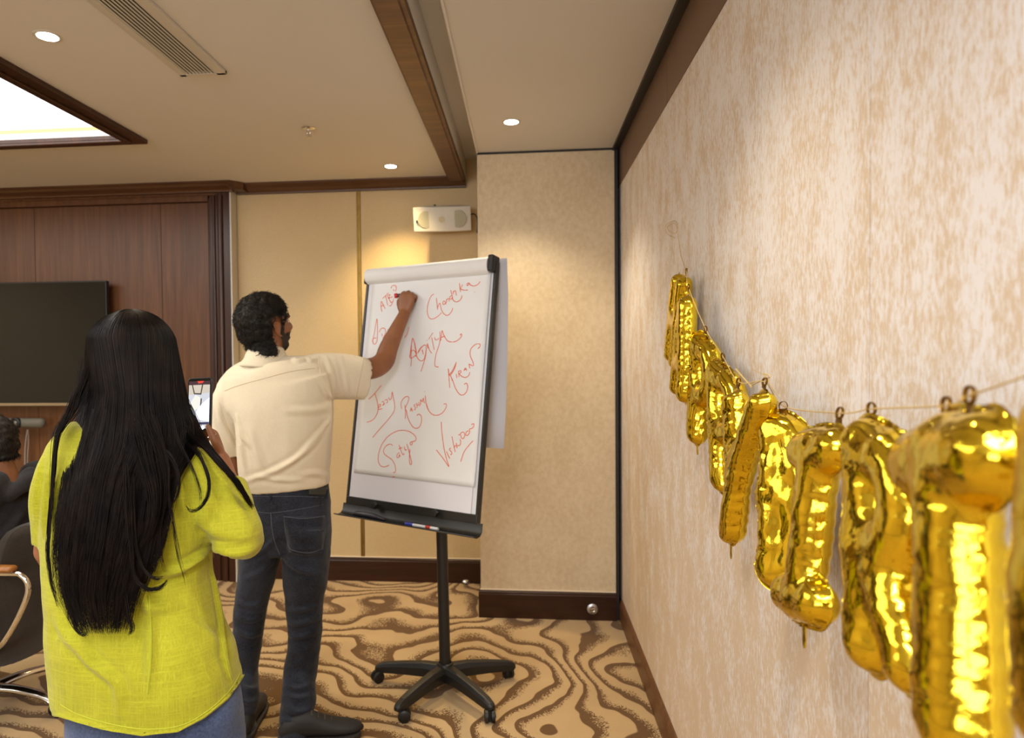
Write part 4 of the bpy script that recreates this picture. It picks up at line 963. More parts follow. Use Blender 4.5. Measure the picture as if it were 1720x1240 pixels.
def beardmask(co):
    f, r, u = loc3(co); near = (np.linalg.norm(co-hcn, axis=1) < .17)
    a = (u < -.028+np.clip(.03-f, 0, 1)*.9) & (f > .012) & (u > -.125) & ((np.abs(r) > .012) | (u < -.068) | (u > -.052))
    a |= (f > .014) & (f < .036) & (u < .034) & (u > -.09) & (np.abs(r) > .055)
    return np.where(a & near & (f < .108), 1., 0)
hm_ = shell(me, hairmask, .020, 3, .22, 75); setco(hm_, getco(hm_))
hair = link('hair', hm_, HAIRM, man, True)
bm_2 = shell(me, beardmask, .0028, 5, .5, 240); link('beard', bm_2, hairmat('beard_dark', (.020, .014, .010), (.045, .030, .022), .7, .3), man, True)
# short locks over the hair cap
co = getco(hm_); no = getno(hm_); mk = hairmask(co-no*.02); pick = rng.choice(len(co), 2600, replace=False); paths = []
for i in pick:
    n_ = no[i]/(np.linalg.norm(no[i])+1e-9); p = co[i]; back = -HFn[0]*.3-np.array([0, 0, .8])+HFn[0]*(.9 if (p-hcn)@HFn[2] > .08 else 0)
    sw = rng.normal(0, .6, 3); t = (back+sw); t -= n_*(t@n_); t /= np.linalg.norm(t)+1e-9; Lh = rng.uniform(.012, .024)
    a = np.linspace(0, 1, 6)[:, None]; paths.append(p-n_*.003+t*Lh*a+n_*(.0045*np.sin(a*2.2)+.001)+np.cross(n_, t)*.003*np.sin(a*5+rng.random()*6))
strands('hair_locks', paths, .0011, HAIRM, hair)
# ---- shirt
shirtm = clothmat('cream_cotton', S((230, 217, 190)), S((242, 231, 206)), 1500, .85, .2, .25, trans=.12)
g = [secs_tube([(411, 554, 820, .114), (407, 555, 806, .122), (403, 554, 790, .128), (401, 556, 765, .132), (400, 558, 735, .134), (396, 560, 700, .134), (385, 561, 672, .130), (372, 558, 648, .118), (382, 544, 624, .098), (408, 512, 610, .070)], DM+.005, sq=2.5)]
g.append(tube_geo([P(405, 645, DM+.01), P(380, 675, DM+.01), P(378, 720, DM+.02), P(382, 766, DM+.03)], [(.062, .075), (.060, .075), (.062, .072), (.062, .070)], 22, ref=(1, 0, 0), sub=4))
g.append(tube_geo([P(505, 634, DM+.02), P(540, 631, DM+.06), P(575, 632, DM+.12), P(614, 637, DM+.19)], [(.085, .078), (.094, .072), (.098, .066), (.090, .062)], 24, ref=(0, 0, 1), sub=4, sq=2.3))
g.append(tube_geo([P(455, 624, DM+.01), P(510, 621, DM+.02), P(545, 619, DM+.05)], [.062, .058, .052], 16, sub=3, rnd=True))
g.append(tube_geo([P(440, 618, DM+.01), P(405, 634, DM+.01), P(385, 652, DM+.01)], [.058, .058, .052], 16, sub=3, rnd=True))
sm_ = fuse(g, .0065, 5, .5)
open_end(sm_, P(614, 637, DM+.19), P(614, 637, DM+.19)-P(575, 632, DM+.12), .02, .2)
open_end(sm_, P(382, 766, DM+.03), (0, 0, -1), .02, .12)
s1 = lambda *q: [np.array(list(P(x, y, DM-.12))) for x, y in q]
wrinkle(sm_, .0022, 9, (1, 1, .6), 3)
bvs = None
def surf_lines(me_, lines):
    tmp = bpy.data.objects.new('t', me_); COL.objects.link(tmp); bpy.context.view_layer.update(); b_ = bvh_of(tmp); out = []
    for ln, w_, h in lines:
        pts = [hit(b_, x, y) for x, y in cr(ln, 3)]; pts = [np.array(list(p)) for p in pts if p is not None]
        if len(pts) > 2: out.append((pts, w_, h))
    bpy.data.objects.remove(tmp); return out
crease(sm_, surf_lines(sm_, [([(554, 706), (530, 735), (495, 770), (450, 795), (415, 808)], .010, 0.0120), ([(548, 722), (520, 755), (480, 785), (440, 806)], .009, 0.0090),
    ([(404, 725), (407, 760), (412, 790)], .012, 0.0090), ([(420, 720), (430, 755), (445, 790)], .015, 0.0075), ([(398, 700), (406, 730), (418, 750)], .010, 0.0105),
    ([(548, 600), (556, 625), (565, 660)], .010, 0.0090), ([(572, 598), (580, 630), (585, 670)], .010, 0.0060), ([(540, 640), (556, 668), (590, 672)], .010, 0.0090),
    ([(490, 600), (500, 606), (515, 602)], .010, 0.0090), ([(515, 598), (522, 606), (534, 600)], .008, 0.0090), ([(500, 800), (530, 795), (550, 800)], .012, 0.0075),
    ([(365, 680), (372, 710), (392, 748)], .009, 0.0090), ([(480, 690), (520, 690), (555, 684)], .014, 0.0060), ([(430, 800), (470, 806), (520, 806)], .010, 0.0060)]))
shirt = link('shirt', sm_, shirtm, man, True); solid(shirt, .0018)
seamm = pm('seam_cream', S((196, 176, 138)), .8)
seam(shirt, [[(377, 657), (400, 648), (440, 637), (490, 624), (536, 618)]], .0011, seamm, 'yoke_seam', shirt)
seam(shirt, [[(534, 594), (536, 615), (541, 640), (550, 662), (562, 675)]], .0020, shirtm, 'armhole_seam', shirt)
seam(shirt, [[(368, 676), (374, 700), (385, 728), (403, 750)]], .0020, shirtm, 'armhole_seam', shirt)
seam(shirt, [[(611, 603), (607, 625), (602, 650), (598, 672)]], .0009, seamm, 'cuff_seam', shirt)
# collar
vs, fs = tube_geo([P(446, 618, DM+.02), P(447, 606, DM+.022), P(447, 597, DM+.025), P(447, 586, DM+.03)], [(.110, .096), (.092, .088), (.084, .082), (.070, .071)], 32, ref=(1, 0, .45), sub=3, cap=False)
o = link('collar', mesh(vs, fs), shirtm, shirt, True); solid(o, .005)
# ---- jeans
denim = clothmat('dark_denim', S((16, 18, 25)), S((56, 61, 74)), 1400, .85, .15, .4)
g = [secs_tube([(413, 552, 808, .100), (406, 555, 835, .110), (402, 557, 865, .122), (400, 557, 895, .122), (402, 555, 925, .105)], DM, sq=2.4)]
g.append(secs_tube([(405, 478, 880, .100), (402, 473, 925, .095), (399, 466, 960, .088), (393, 449, 1021, .068), (390, 441, 1077, .068), (387, 435, 1125, .064), (386, 437, 1165, .060, DM-.09), (386, 437, 1180, .058, DM-.10), (388, 431, 1200, .054, DM-.11), (386, 431, 1240, .056, DM-.13)], DM-.03, sq=2.2))
g.append(secs_tube([(478, 557, 880, .105), (474, 555, 925, .098), (474, 552, 960, .090), (480, 543, 1021, .070), (484, 540, 1077, .070), (476, 533, 1125, .066), (475, 529, 1151, .062, DM-.07), (471, 531, 1180, .060, DM-.10), (469, 521, 1200, .058, DM-.12), (469, 520, 1224, .056, DM-.14), (467, 519, 1246, .058, DM-.15)], DM-.03, sq=2.2))
jm = fuse(g, .0065, 4, .5)
open_end(jm, P(482, 808, DM), (0, 0, 1), .012, .3)
wrinkle(jm, .0038, 11, (1, 1, 1.6), 9)
fold = [([(477, y), (500, y+8), (535, y-2)], .010, .0095) for y in (1018, 1040, 1062, 1148, 1165, 1188)]+[([(400, y), (420, y+8), (440, y+2)], .010, .009) for y in (1010, 1035, 1060, 1150, 1172)]
fold += [([(462, 905), (440, 925), (410, 940)], .010, .009), ([(478, 915), (505, 928), (548, 925)], .012, .010), ([(470, 930), (500, 955), (540, 965)], .012, .009), ([(466, 935), (440, 960), (405, 975)], .012, .005), ([(473, 1207), (490, 1212), (512, 1204)], .008, .008)]
crease(jm, surf_lines(jm, fold))
jeans = link('jeans', jm, denim, man, True); solid(jeans, .0015)
stitch = pm('denim_stitch', S((84, 88, 98)), .8); dk = pm('denim_seam', S((24, 26, 36)), .85)
seam(jeans, [[(412, 833), (450, 834), (500, 834), (554, 836)], [(417, 856), (450, 862), (500, 856), (553, 846)]], .0009, stitch, 'waist_stitch', jeans)
seam(jeans, [[(455, 862), (457, 890), (463, 915), (470, 932)]], .0014, stitch, 'back_seam', jeans)
def patch(o, poly, name, mat, parent, lift=.003, n=10, thick=.002):
    """flat panel sewn on: quad of pixels sampled on the surface of o"""
    b_ = bvh_of(o); vs = []; ok = True
    for j in range(n+1):
        for i in range(n+1):
            a, c_ = i/n, j/n; x = (poly[0][0]*(1-a)+poly[1][0]*a)*(1-c_)+(poly[3][0]*(1-a)+poly[2][0]*a)*c_; y = (poly[0][1]*(1-a)+poly[1][1]*a)*(1-c_)+(poly[3][1]*(1-a)+poly[2][1]*a)*c_
            p = hit(b_, x, y, lift)
            if p is None: p = vs[-1] if vs else P(x, y, DM)
            vs.append(p)
    k = n+1; fs = [(j*k+i, (j+1)*k+i, (j+1)*k+i+1, j*k+i+1) for j in range(n) for i in range(n)]
    q = link(name, mesh(vs, fs), mat, parent, True); solid(q, thick, 0); return q
pk = patch(jeans, [(476, 868), (546, 866), (543, 924), (486, 928)], 'back_pocket', denim, jeans, .0015)
seam(jeans, [[(476, 868), (510, 871), (546, 867)]], .0012, stitch, 'pocket_stitch', pk, .003)
seam(jeans, [[(477, 870), (480, 900), (486, 921), (500, 927)], [(500, 927), (520, 929), (541, 922)], [(541, 922), (546, 895), (547, 869)]], .0010, stitch, 'pocket_edge_stitch', pk, .003)
patch(jeans, [(519, 818), (551, 819), (551, 832), (519, 831)], 'leather_patch', pm('patch_olive', S((44, 44, 34)), .6), jeans, .003)
vs = []
bj = bvh_of(jeans)
for x0 in (455, 549):
    m = MB(); pts = [hit(bj, x0+dx, y, .003) for dx, y in ((1, 813), (0, 825), (-2, 840))]; pts = [p for p in pts if p is not None]
    if len(pts) > 1: m.tube(pts, [(.0055, .002)]*len(pts), 8, ref=(1, 0, 0)); m.build('belt_loop', denim, jeans, True)
shm = pm('shoe_black', (.014, .013, .013), .7, bump=.3, bscale=500); slm_ = pm('sole_black', (.018, .016, .015), .6)
fr_ = P(484, 1245, DM-.165); fl_ = P(411, 1240, DM-.15)
shoe(man, Vector((fr_.x-.01, fr_.y+.0, 0)), (.97, .26, 0), shm, slm_)
shoe(man, Vector((fl_.x, fl_.y-.02, 0)), (-.15, 1, 0), shm, slm_)
# marker held in the hand
mp = P(663, 497, DH-.022); me_ = P(690, 495, DH-.026)
pen = empty('marker_pen', mp, 'red-tipped marker held in the writing man\'s hand', 'marker')
d_ = (me_-mp).normalized()
MB().tube([mp+d_*.012, mp+d_*.058], .0085, 14).build('barrel', pm('pen_dark', (.06, .065, .05), .4), pen, True)
MB().lathe([(.0110, 0), (.0115, .012), (.0085, .014)], mp, d_, 16).build('cap', pm('pen_end_red', S((215, 40, 45)), .35), pen, True)
# ================================================================ WOMAN FILMING WITH A PHONE
DW = 1.62
SKW = skinmat('skin_woman', (150, 98, 68))
hcw = P(226, 612, DW+.03); fw_ = Vector((-.30, .95, .04))
hg, WL_, WF = head_geo(hcw, fw_, (0, 0, 1), .98)
g = list(hg)
g.append(tube_geo([WL_(-.03, 0, -.03), P(224, 700, DW+.02), P(222, 760, DW)], [.046, .048, .07], 16, sub=3))
g.append(secs_tube([(130, 330, 1180, .085), (125, 335, 1080, .10), (130, 325, 980, .085), (120, 325, 880, .085), (105, 335, 800, .08), (125, 320, 765, .06), (180, 270, 745, .05)], DW))
DP = 1.93    # phone
def chain(pts, rd, n=14): return tube_geo(pts, rd, n, sub=4, rnd=True)
eR = P(412, 905, DW+.03); wR = P(372, 772, DP-.02)
g.append(chain([P(318, 790, DW), P(365, 845, DW+.0), eR, P(392, 840, DW+.16), wR], [.042, .040, .036, .033, .024]))
hr, tr_ = hand_geo(wR, P(359, 722, DP+.015)-wR, Vector((.75, .35, .1)), -1, (.75, .75, .75, .75), 0, ((.9, .45, -.2), (.15, 1.0, -.15)), .90)
g += hr
eL = P(88, 935, DW+.02); wL = P(285, 800, DP+.0)
g.append(chain([P(122, 790, DW), P(100, 860, DW-.01), eL, P(170, 880, DW+.18), wL], [.042, .040, .036, .033, .024]))
hl2, _ = hand_geo(wL, P(318, 735, DP+.02)-wL, Vector((-.7, .5, .1)), 1, (.75, .75, .75, .75), 0, ((.9, .45, -.2), (.2, 1, -.1)), .90)
g += hl2
for x0, x1 in ((190, 185), (290, 300)):
    a = P(x0, 1180, DW); g.append(chain([a, Vector((a.x, a.y, .46)), Vector((a.x, a.y-.01, .10))], [.078, .052, .036]))
me = fuse(g, .0046, 3, .5)
wom = link('person', me, SKW, None, True); tag(wom, 'woman with long dark hair and lime green blouse filming with a phone', 'person')
HAIRW = hairmat('hair_dark_brown', (.003, .002, .0018), (.013, .0070, .0048), .48, .18)
head_parts_obj(wom, WL_, WF, SKW, .98, HAIRW)
# ---- blouse
lime = clothmat('lime_gauze', S((158, 156, 26)), S((212, 210, 58)), 1000, .8, .25, .35, trans=.22, slub=.55)
g = [secs_tube([(120, 330, 742, .050), (92, 352, 756, .075), (72, 366, 785, .100), (70, 368, 830, .118), (72, 366, 880, .125), (76, 360, 930, .128), (82, 358, 980, .130), (86, 368, 1030, .138), (88, 380, 1075, .146), (92, 396, 1120, .152), (100, 408, 1160, .158), (104, 412, 1200, .162), (106, 410, 1245, .165)], DW, sq=2.5)]
g.append(tube_geo([P(150, 752, DW), P(118, 762, DW), P(100, 797, DW), P(92, 850, DW), P(90, 905, DW+.01)], [(.050, .055), (.052, .06), (.050, .07), (.044, .075), (.035, .068)], 20, ref=(1, 0, 0), sub=4, rnd=False))
g.append(tube_geo([P(300, 775, DW), P(335, 800, DW), P(368, 848, DW), P(398, 892, DW+.01), P(410, 905, DW+.04)], [.050, .064, .068, .064, .052], 24, sub=4, rnd=True))
g.append(tube_geo([P(405, 905, DW+.03), P(396, 862, DW+.12), P(386, 820, DW+.20)], [.055, .050, .046], 20, sub=4, rnd=False))
g.append(tube_geo([P(135, 760, DW), P(106, 748, DW+.01), P(104, 738, DW+.0)], [.05, .022, .012], 12, sub=3, rnd=True))
bm3 = fuse(g, .0055, 5, .5)
open_end(bm3, P(386, 820, DW+.20), P(386, 820, DW+.20)-P(396, 862, DW+.12), .02, .12)
open_end(bm3, P(75, 905, DW+.01), (0, 0, -1), .02, .12)
# curved shirt-tail hem
bm = bmesh.new(); bm.from_mesh(bm3); pc = proj([v.co for v in bm.verts])
hemx = [60, 100, 130, 180, 240, 300, 345, 385, 412, 440]; hemy = [1188, 1196, 1208, 1222, 1231, 1226, 1203, 1168, 1128, 1120]
lim = np.interp(pc[:, 0], hemx, hemy); 
for v, q, l in zip(bm.verts, pc, lim):
    if q[1] > l and v.co.z < 1.0: v.co.z += (q[1]-l)*v.co.y/F*(1.0)
bmesh.ops.remove_doubles(bm, verts=bm.verts, dist=.0022); bm.to_mesh(bm3); bm.free()
wrinkle(bm3, .0065, 6, (1, 1, 1.3), 21); wrinkle(bm3, .0012, 22, (1, 1, .8), 4)
crease(bm3, surf_lines(bm3, [([(352, 926), (330, 940), (300, 958), (270, 965)], .010, 0.0160), ([(445, 915), (410, 928), (375, 925), (350, 915)], .014, 0.0128),
    ([(100, 1075), (130, 1090), (155, 1115), (195, 1150), (200, 1200)], .012, 0.0112), ([(95, 1040), (112, 1065), (150, 1085)], .014, 0.0096),
    ([(250, 1010), (252, 1080), (250, 1160)], .012, 0.0096), ([(355, 950), (368, 1020), (378, 1100), (392, 1150)], .010, 0.0080), ([(230, 990), (250, 1020), (290, 1020)], .012, 0.0080),
    ([(70, 770), (62, 830), (60, 880)], .008, 0.0096), ([(88, 770), (78, 830), (72, 900)], .007, 0.0096), ([(100, 790), (92, 840), (90, 900)], .007, 0.0064),
    ([(330, 790), (345, 830), (340, 880)], .014, 0.0080), ([(300, 830), (330, 870), (370, 905)], .016, 0.0080), ([(370, 800), (395, 850), (420, 885)], .014, 0.0064),
    ([(300, 1040), (340, 1060), (375, 1090)], .014, 0.0064), ([(120, 1000), (150, 1030), (160, 1060)], .014, 0.0080)]))
blouse = link('blouse', bm3, lime, wom, True); solid(blouse, .0012)
limes = pm('lime_seam', S((176, 180, 40)), .8)
seam(blouse, [[(250, 1000), (253, 1060), (252, 1120), (248, 1165)]], .0030, limes, 'back_pleat', blouse, .0)
seam(blouse, [[(102, 1184), (130, 1200), (180, 1215), (240, 1225), (300, 1220), (345, 1197), (385, 1161), (406, 1126)]], .0016, limes, 'hem_seam', blouse, .0)
seam(blouse, [[(350, 930), (358, 990), (368, 1050), (380, 1110), (390, 1150)]], .0012, limes, 'side_seam', blouse, .0)
seam(blouse, [[(280, 742), (305, 800), (318, 850), (328, 890), (345, 920)]], .0010, limes, 'sleeve_seam', blouse, .0)
# ---- jeans
denimw = clothmat('blue_denim', S((46, 56, 82)), S((86, 100, 132)), 1400, .85, .15, .4)
g = [secs_tube([(140, 372, 1110, .095), (120, 402, 1160, .112), (116, 412, 1210, .128), (116, 412, 1270, .125)], DW, sq=2.4)]
for x0, x1 in ((122, 268), (262, 408)):
    a = P(x0, 1230, DW); b_ = P(x1, 1230, DW); c_ = (a+b_)/2; hw = (b_-a).length/2
    g.append(tube_geo([c_, c_+Vector((0, 0, -.15)), Vector((c_.x, c_.y, .35)), Vector((c_.x, c_.y-.01, .06))], [(hw, .11), (hw*.92, .10), (hw*.68, .075), (hw*.58, .065)], 22, ref=(1, 0, 0), sub=4))
jw = fuse(g, .008, 4, .5); wrinkle(jw, .002, 12, (1, 1, 1.6), 15)
jo = link('jeans', jw, denimw, wom, True)
seam(jo, [[(345, 1200), (348, 1240)], [(375, 1180), (398, 1240)], [(175, 1220), (185, 1240)]], .0010, stitch, 'seam_stitch', jo)
for x0, x1 in ((190, 1), (330, 1)):
    q = P(x0, 1240, DW); shoe(wom, Vector((q.x, q.y-.06, 0)), (.05, 1, 0), shm, slm_, L=.25)
# ---- phone in the hand
ph0 = P(312, 636, DP); ph1 = P(357, 634, DP-.012); ph2 = P(358, 727, DP-.035)
ex = (ph1-ph0); PWd = .078; ex.normalize(); ey = (ph2-ph1); ey = (ey-ex*ey.dot(ex)); PH = .158; ey.normalize(); ez = ex.cross(ey)
if ez.y > 0: ez = -ez
pc0 = ph1-ex*(PWd/2)+ey*(PH/2)
ph = empty('smartphone', pc0, 'black smartphone with lit screen held up in the woman\'s right hand', 'phone')
def rrect(w_, h_, r_, n=6):
    out = []
    for cx, cy, a0 in ((w_-r_, h_-r_, 0), (-w_+r_, h_-r_, 90), (-w_+r_, -h_+r_, 180), (w_-r_, -h_+r_, 270)):
        for k in range(n+1): an = R(a0+90*k/n); out.append((cx+r_*math.cos(an), cy+r_*math.sin(an)))
    return out
MB().prism([pc0+ex*x+ey*y-ez*.0045 for x, y in rrect(PWd/2, PH/2, .010)], ez*.009).build('case', pm('phone_case', (.015, .015, .018), .3), ph, bevel=.0015)
MB().prism([pc0+ex*x+ey*y+ez*.0046 for x, y in rrect(PWd/2-.0025, PH/2-.003, .008)], ez*.0003).build('glass', gl, ph)
def scr(poly, col, st, lay, nm='screen_area'):
    """poly in phone units: x -1..1, y -1 (top)..1 (bottom)"""
    m = MB().add([pc0+ex*(x*(PWd/2-.0045))+ey*(y*(PH/2-.010))+ez*(.0050+.00008*lay) for x, y in poly], [tuple(range(len(poly)))])
    key = 'scr_%d_%d_%d' % col; mt = bpy.data.materials.get(key) or emis(key, S(col), st); o = m.build(nm, mt, scro if nm != 'screen' else ph); return o
scro = scr([(-1, -1), (1, -1), (1, 1), (-1, 1)], (196, 198, 206), 1, 0, 'screen')
scr([(-1, -1), (1, -1), (1, -.84), (-1, -.84)], (60, 34, 44), 1, 1, 'status_bar'); scr([(-.2, -1), (.45, -1), (.3, -.92), (-.1, -.90)], (222, 60, 46), 1, 2, 'red_badge')
scr([(-1, -.84), (1, -.84), (1, -.50), (-1, -.42)], (196, 186, 172), 1, 1, 'ceiling_view')
scr([(-.72, -.84), (-.62, -.84), (-.42, -.50), (.12, -.48), (.25, -.84), (.36, -.84), (.2, -.42), (-.5, -.45)], (58, 42, 36), 1, 3, 'beam_view')
scr([(-.35, -.42), (.08, -.32), (.12, -.1), (-.02, .14), (-.7, .3), (-.8, -.1)], (226, 224, 214), 1, 2, 'shirt_view')
scr([(.16, -.26), (.28, -.26), (.24, -.02), (.12, .08), (.14, -.1)], (66, 44, 42), 1, 4, 'arm_view')
scr([(.02, .06), (1, -.3), (1, .72), (-.3, .6), (-.24, .3)], (232, 234, 248), 1.1, 3, 'chart_view')
scr([(-1, .74), (1, .74), (1, .84), (-1, .84)], (56, 54, 84), 1, 4, 'tool_bar')
m = MB().lathe([(.0055, .0), (.0055, .0002)], pc0+ey*(PH/2-.012)+ez*.0054+ex*.014, ez, 16); m.build('shutter_button', emis('shutter_glow', (1, .95, 1), 1.6), scro)
# ring on the thumb side finger
rp = (P(367, 717, DP-.02)); 
vs = []
ring_c = tr_[4]*.45+wR*.0+ (wR+(tr_[4]-wR)*.62)*.55
tq = (tr_[4]-wR).normalized(); rc = wR+(tr_[4]-wR)*.72; a1 = tq.cross(Vector((0, 1, 0))).normalized(); a2 = tq.cross(a1)
m = MB(); m.tube([rc+(a1*math.cos(2*math.pi*k/20)+a2*math.sin(2*math.pi*k/20))*.0125 for k in range(21)], .0016, 8); m.build('ring', M['chrome'], wom, True)
# ---- long hair: under-volume plus strands
ST = [ # y, xL, xR, depth at middle, depth at the edges
 (548, 190, 268, DW-.05, DW+.0), (570, 160, 290, DW-.085, DW+.03), (600, 148, 302, DW-.10, DW+.05), (640, 140, 310, DW-.105, DW+.055), (680, 134, 318, DW-.11, DW+.05),
 (720, 122, 330, DW-.118, DW+.02), (755, 112, 330, DW-.128, DW-.03), (800, 106, 300, DW-.140, DW-.09), (850, 98, 286, DW-.152, DW-.12), (900, 90, 278, DW-.160, DW-.13), (950, 86, 262, DW-.165, DW-.14), (1000, 92, 238, DW-.168, DW-.15), (1040, 112, 224, DW-.170, DW-.155), (1066, 130, 214, DW-.172, DW-.16)]
ST = np.array(ST, float)
def hpt(s, y, lift=0, wob=0):
    xl, xr, dm, de = [np.interp(y, ST[:, 0], ST[:, k]) for k in (1, 2, 3, 4)]
    x = xl+(xr-xl)*s+wob; q = 2*s-1; D = dm+(de-dm)*q*q*abs(q)**.5+lift
    return np.array(list(P(x, y, D)))
vs = []; fs = []; nS = 26; ys = np.concatenate([np.arange(612, 1010, 18)]); 
for j, y in enumerate(ys):
    sh_ = max(max(0, (y-800)/250)*.10, .16*max(0, min(1, (790-y)/90)))
    for i in range(nS+1): s = sh_+(1-2*sh_)*i/nS; vs.append(hpt(s, y, .010+.006*math.sin(i*1.9+y*.01), 0))
    for i in range(nS+1): s = sh_+(1-2*sh_)*(nS-i)/nS; vs.append(hpt(s, y, .045, 0))
n2 = 2*(nS+1)
for j in range(len(ys)-1):
    for i in range(n2): fs.append((j*n2+i, j*n2+(i+1) % n2, (j+1)*n2+(i+1) % n2, (j+1)*n2+i))
fs += [tuple(reversed(range(n2))), tuple(range((len(ys)-1)*n2, len(ys)*n2))]
cap = ell_geo(WL_(-.014, 0, .026), (-.465, .885, 0), (.885, .465, 0), (0, 0, 1), .102, .088, .100, 28, 18)
g = [(vs, fs), cap]
hb = fuse(g, .006, 3, .5); hairw = link('hair', hb, HAIRW, wom, True)
paths = []; capc = np.array(list(WL_(-.014, 0, .026))); rn = np.array((.885, .465, 0.)); fn = np.array((-.465, .885, 0.)); un = np.array((0., 0., 1.))
def scalp(s, e, lift=0):
    """point on the scalp: s 0..1 left to right, e 0 at the parting on top .. 1 at back of head level"""
    az = (2*s-1)*1.35; th_ = .15+e*1.35
    d = un*math.cos(th_)+(rn*math.sin(az)-fn*math.cos(az))*math.sin(th_)
    d_ = d; k = 1/math.sqrt((d_@fn/.116)**2+(d_@rn/.106)**2+(d_@un/.110)**2)
    return capc+d_*(k+lift)
for i in range(5200):
    s = rng.random(); s = .5+(s-.5)*(1.0 if rng.random() < .8 else .96); lift = -rng.random()**2*.012+.0015
    e_ = rng.choice([0, 1], p=[.8, .2])*rng.uniform(0, .3)
    yend = rng.uniform(985, 1066) if rng.random() < .75 else rng.uniform(880, 1000)
    if abs(s-.5) > .42: yend -= rng.uniform(20, 160)
    pts = []
    for e in np.linspace(e_, .78, 6): pts.append(scalp(s, e, -lift*.3+.001))
    ph_ = rng.random()*6; am = rng.uniform(.5, 4)*(1+max(0, 0)); fq = rng.uniform(.012, .03); clump = math.sin(s*38)*3.5
    y0 = 640; ysn = np.linspace(y0+20, yend, 15)
    dx = rng.normal(0, 3)
    for y in ysn:
        t = (y-y0)/(yend-y0); ss_ = s+.035*math.sin(s*21)*t   # clumping into locks
        gap = 0
        wv = (am*math.sin(y*fq+ph_)+clump*t+dx)*t
        if t > .8: wv += (t-.8)*26*math.sin(ph_*3)
        pts.append(hpt(min(1, max(0, ss_)), y, lift*1.2-.004*math.sin(s*60)*t, wv))
    paths.append(np.array(pts))
# fine stray hairs over the right shoulder and at the left edge
def strip_path(px, D, jit, n=1, lift=0):
    for _ in range(n):
        j = rng.normal(0, jit); j2 = rng.normal(0, jit*.8); L_ = len(px); dj = rng.normal(0, .004); ph_ = rng.random()*6
        A = cr([np.array(list(P(x+(j+(j2-j)*k/(L_-1))*(1-.5*(k/(L_-1))**2)+1.5*math.sin(ph_+k*1.3), y+rng.normal(0, 2), (D[k] if hasattr(D, '__len__') else D)+dj*(1 if k else .3)))) for k, (x, y) in enumerate(px)], 5)
        c0 = int(rng.integers(0, max(1, len(A)//6))); c1 = len(A)-int(rng.integers(0, max(1, len(A)//4))); yield A[c0:c1]
BS = DW-.140
for px, D, jit, n in [
    ([(300, 660), (325, 710), (345, 745), (375, 782), (398, 812), (415, 838), (424, 852)], [DW+.05, DW+.02, DW-.03, DW-.05, DW-.045, DW-.02, DW+.0], 4.0, 230),
    ([(280, 680), (310, 725), (345, 752), (365, 775), (385, 800)], [DW+.03, DW-.03, DW-.075, DW-.085, DW-.08], 5, 160),
    ([(290, 690), (310, 740), (335, 765), (350, 800), (350, 830), (338, 852), (322, 858), (312, 850)], [DW+.03, DW-.05, DW-.10, DW-.115, DW-.125, DW-.13, DW-.13, DW-.13], 1.6, 34),
    ([(240, 690), (260, 740), (275, 790), (276, 840), (268, 880), (268, 920), (276, 960)], BS-.01, 5, 40), ([(250, 680), (265, 720), (280, 780), (282, 830), (290, 870), (300, 930), (315, 985)], BS-.01, 3.5, 16),
    ([(225, 690), (250, 735), (285, 765), (300, 800), (296, 835), (282, 850)], BS, 4, 24), ([(285, 690), (300, 740), (320, 780), (335, 820), (337, 850)], DW-.12, 3, 10),
    ([(212, 780), (215, 860), (220, 920), (226, 965), (244, 988), (268, 988), (282, 975)], BS-.03, 3, 70), ([(222, 800), (225, 880), (232, 930), (245, 960), (262, 972), (280, 968)], BS-.03, 2, 30),
    ([(225, 700), (245, 780), (258, 830), (255, 880), (235, 920), (215, 950)], BS-.028, 8, 60),
    ([(128, 660), (112, 700), (96, 735), (90, 790), (86, 840), (82, 890), (80, 930), (86, 975), (98, 1020)], [DW-.10, DW-.10, DW-.11, DW-.115, DW-.12, DW-.13, DW-.14, DW-.145, DW-.15], 2.6, 80),
    ([(120, 1000), (118, 1030), (128, 1055), (142, 1066), (148, 1062)], BS-.03, 4, 26), ([(205, 980), (214, 1030), (222, 1055), (216, 1068)], BS-.03, 4, 30),
    ([(150, 600), (138, 650), (120, 690), (100, 720), (90, 740)], [DW, DW-.02, DW-.05, DW-.08, DW-.10], 9, 90),
    ([(205, 540), (160, 590), (140, 640), (115, 690)], [DW-.03, DW-.04, DW-.04, DW-.05], 4, 30)]:
    paths += list(strip_path(px, D, jit, n))
strands('hair_strands', paths, .00068, HAIRW, hairw)
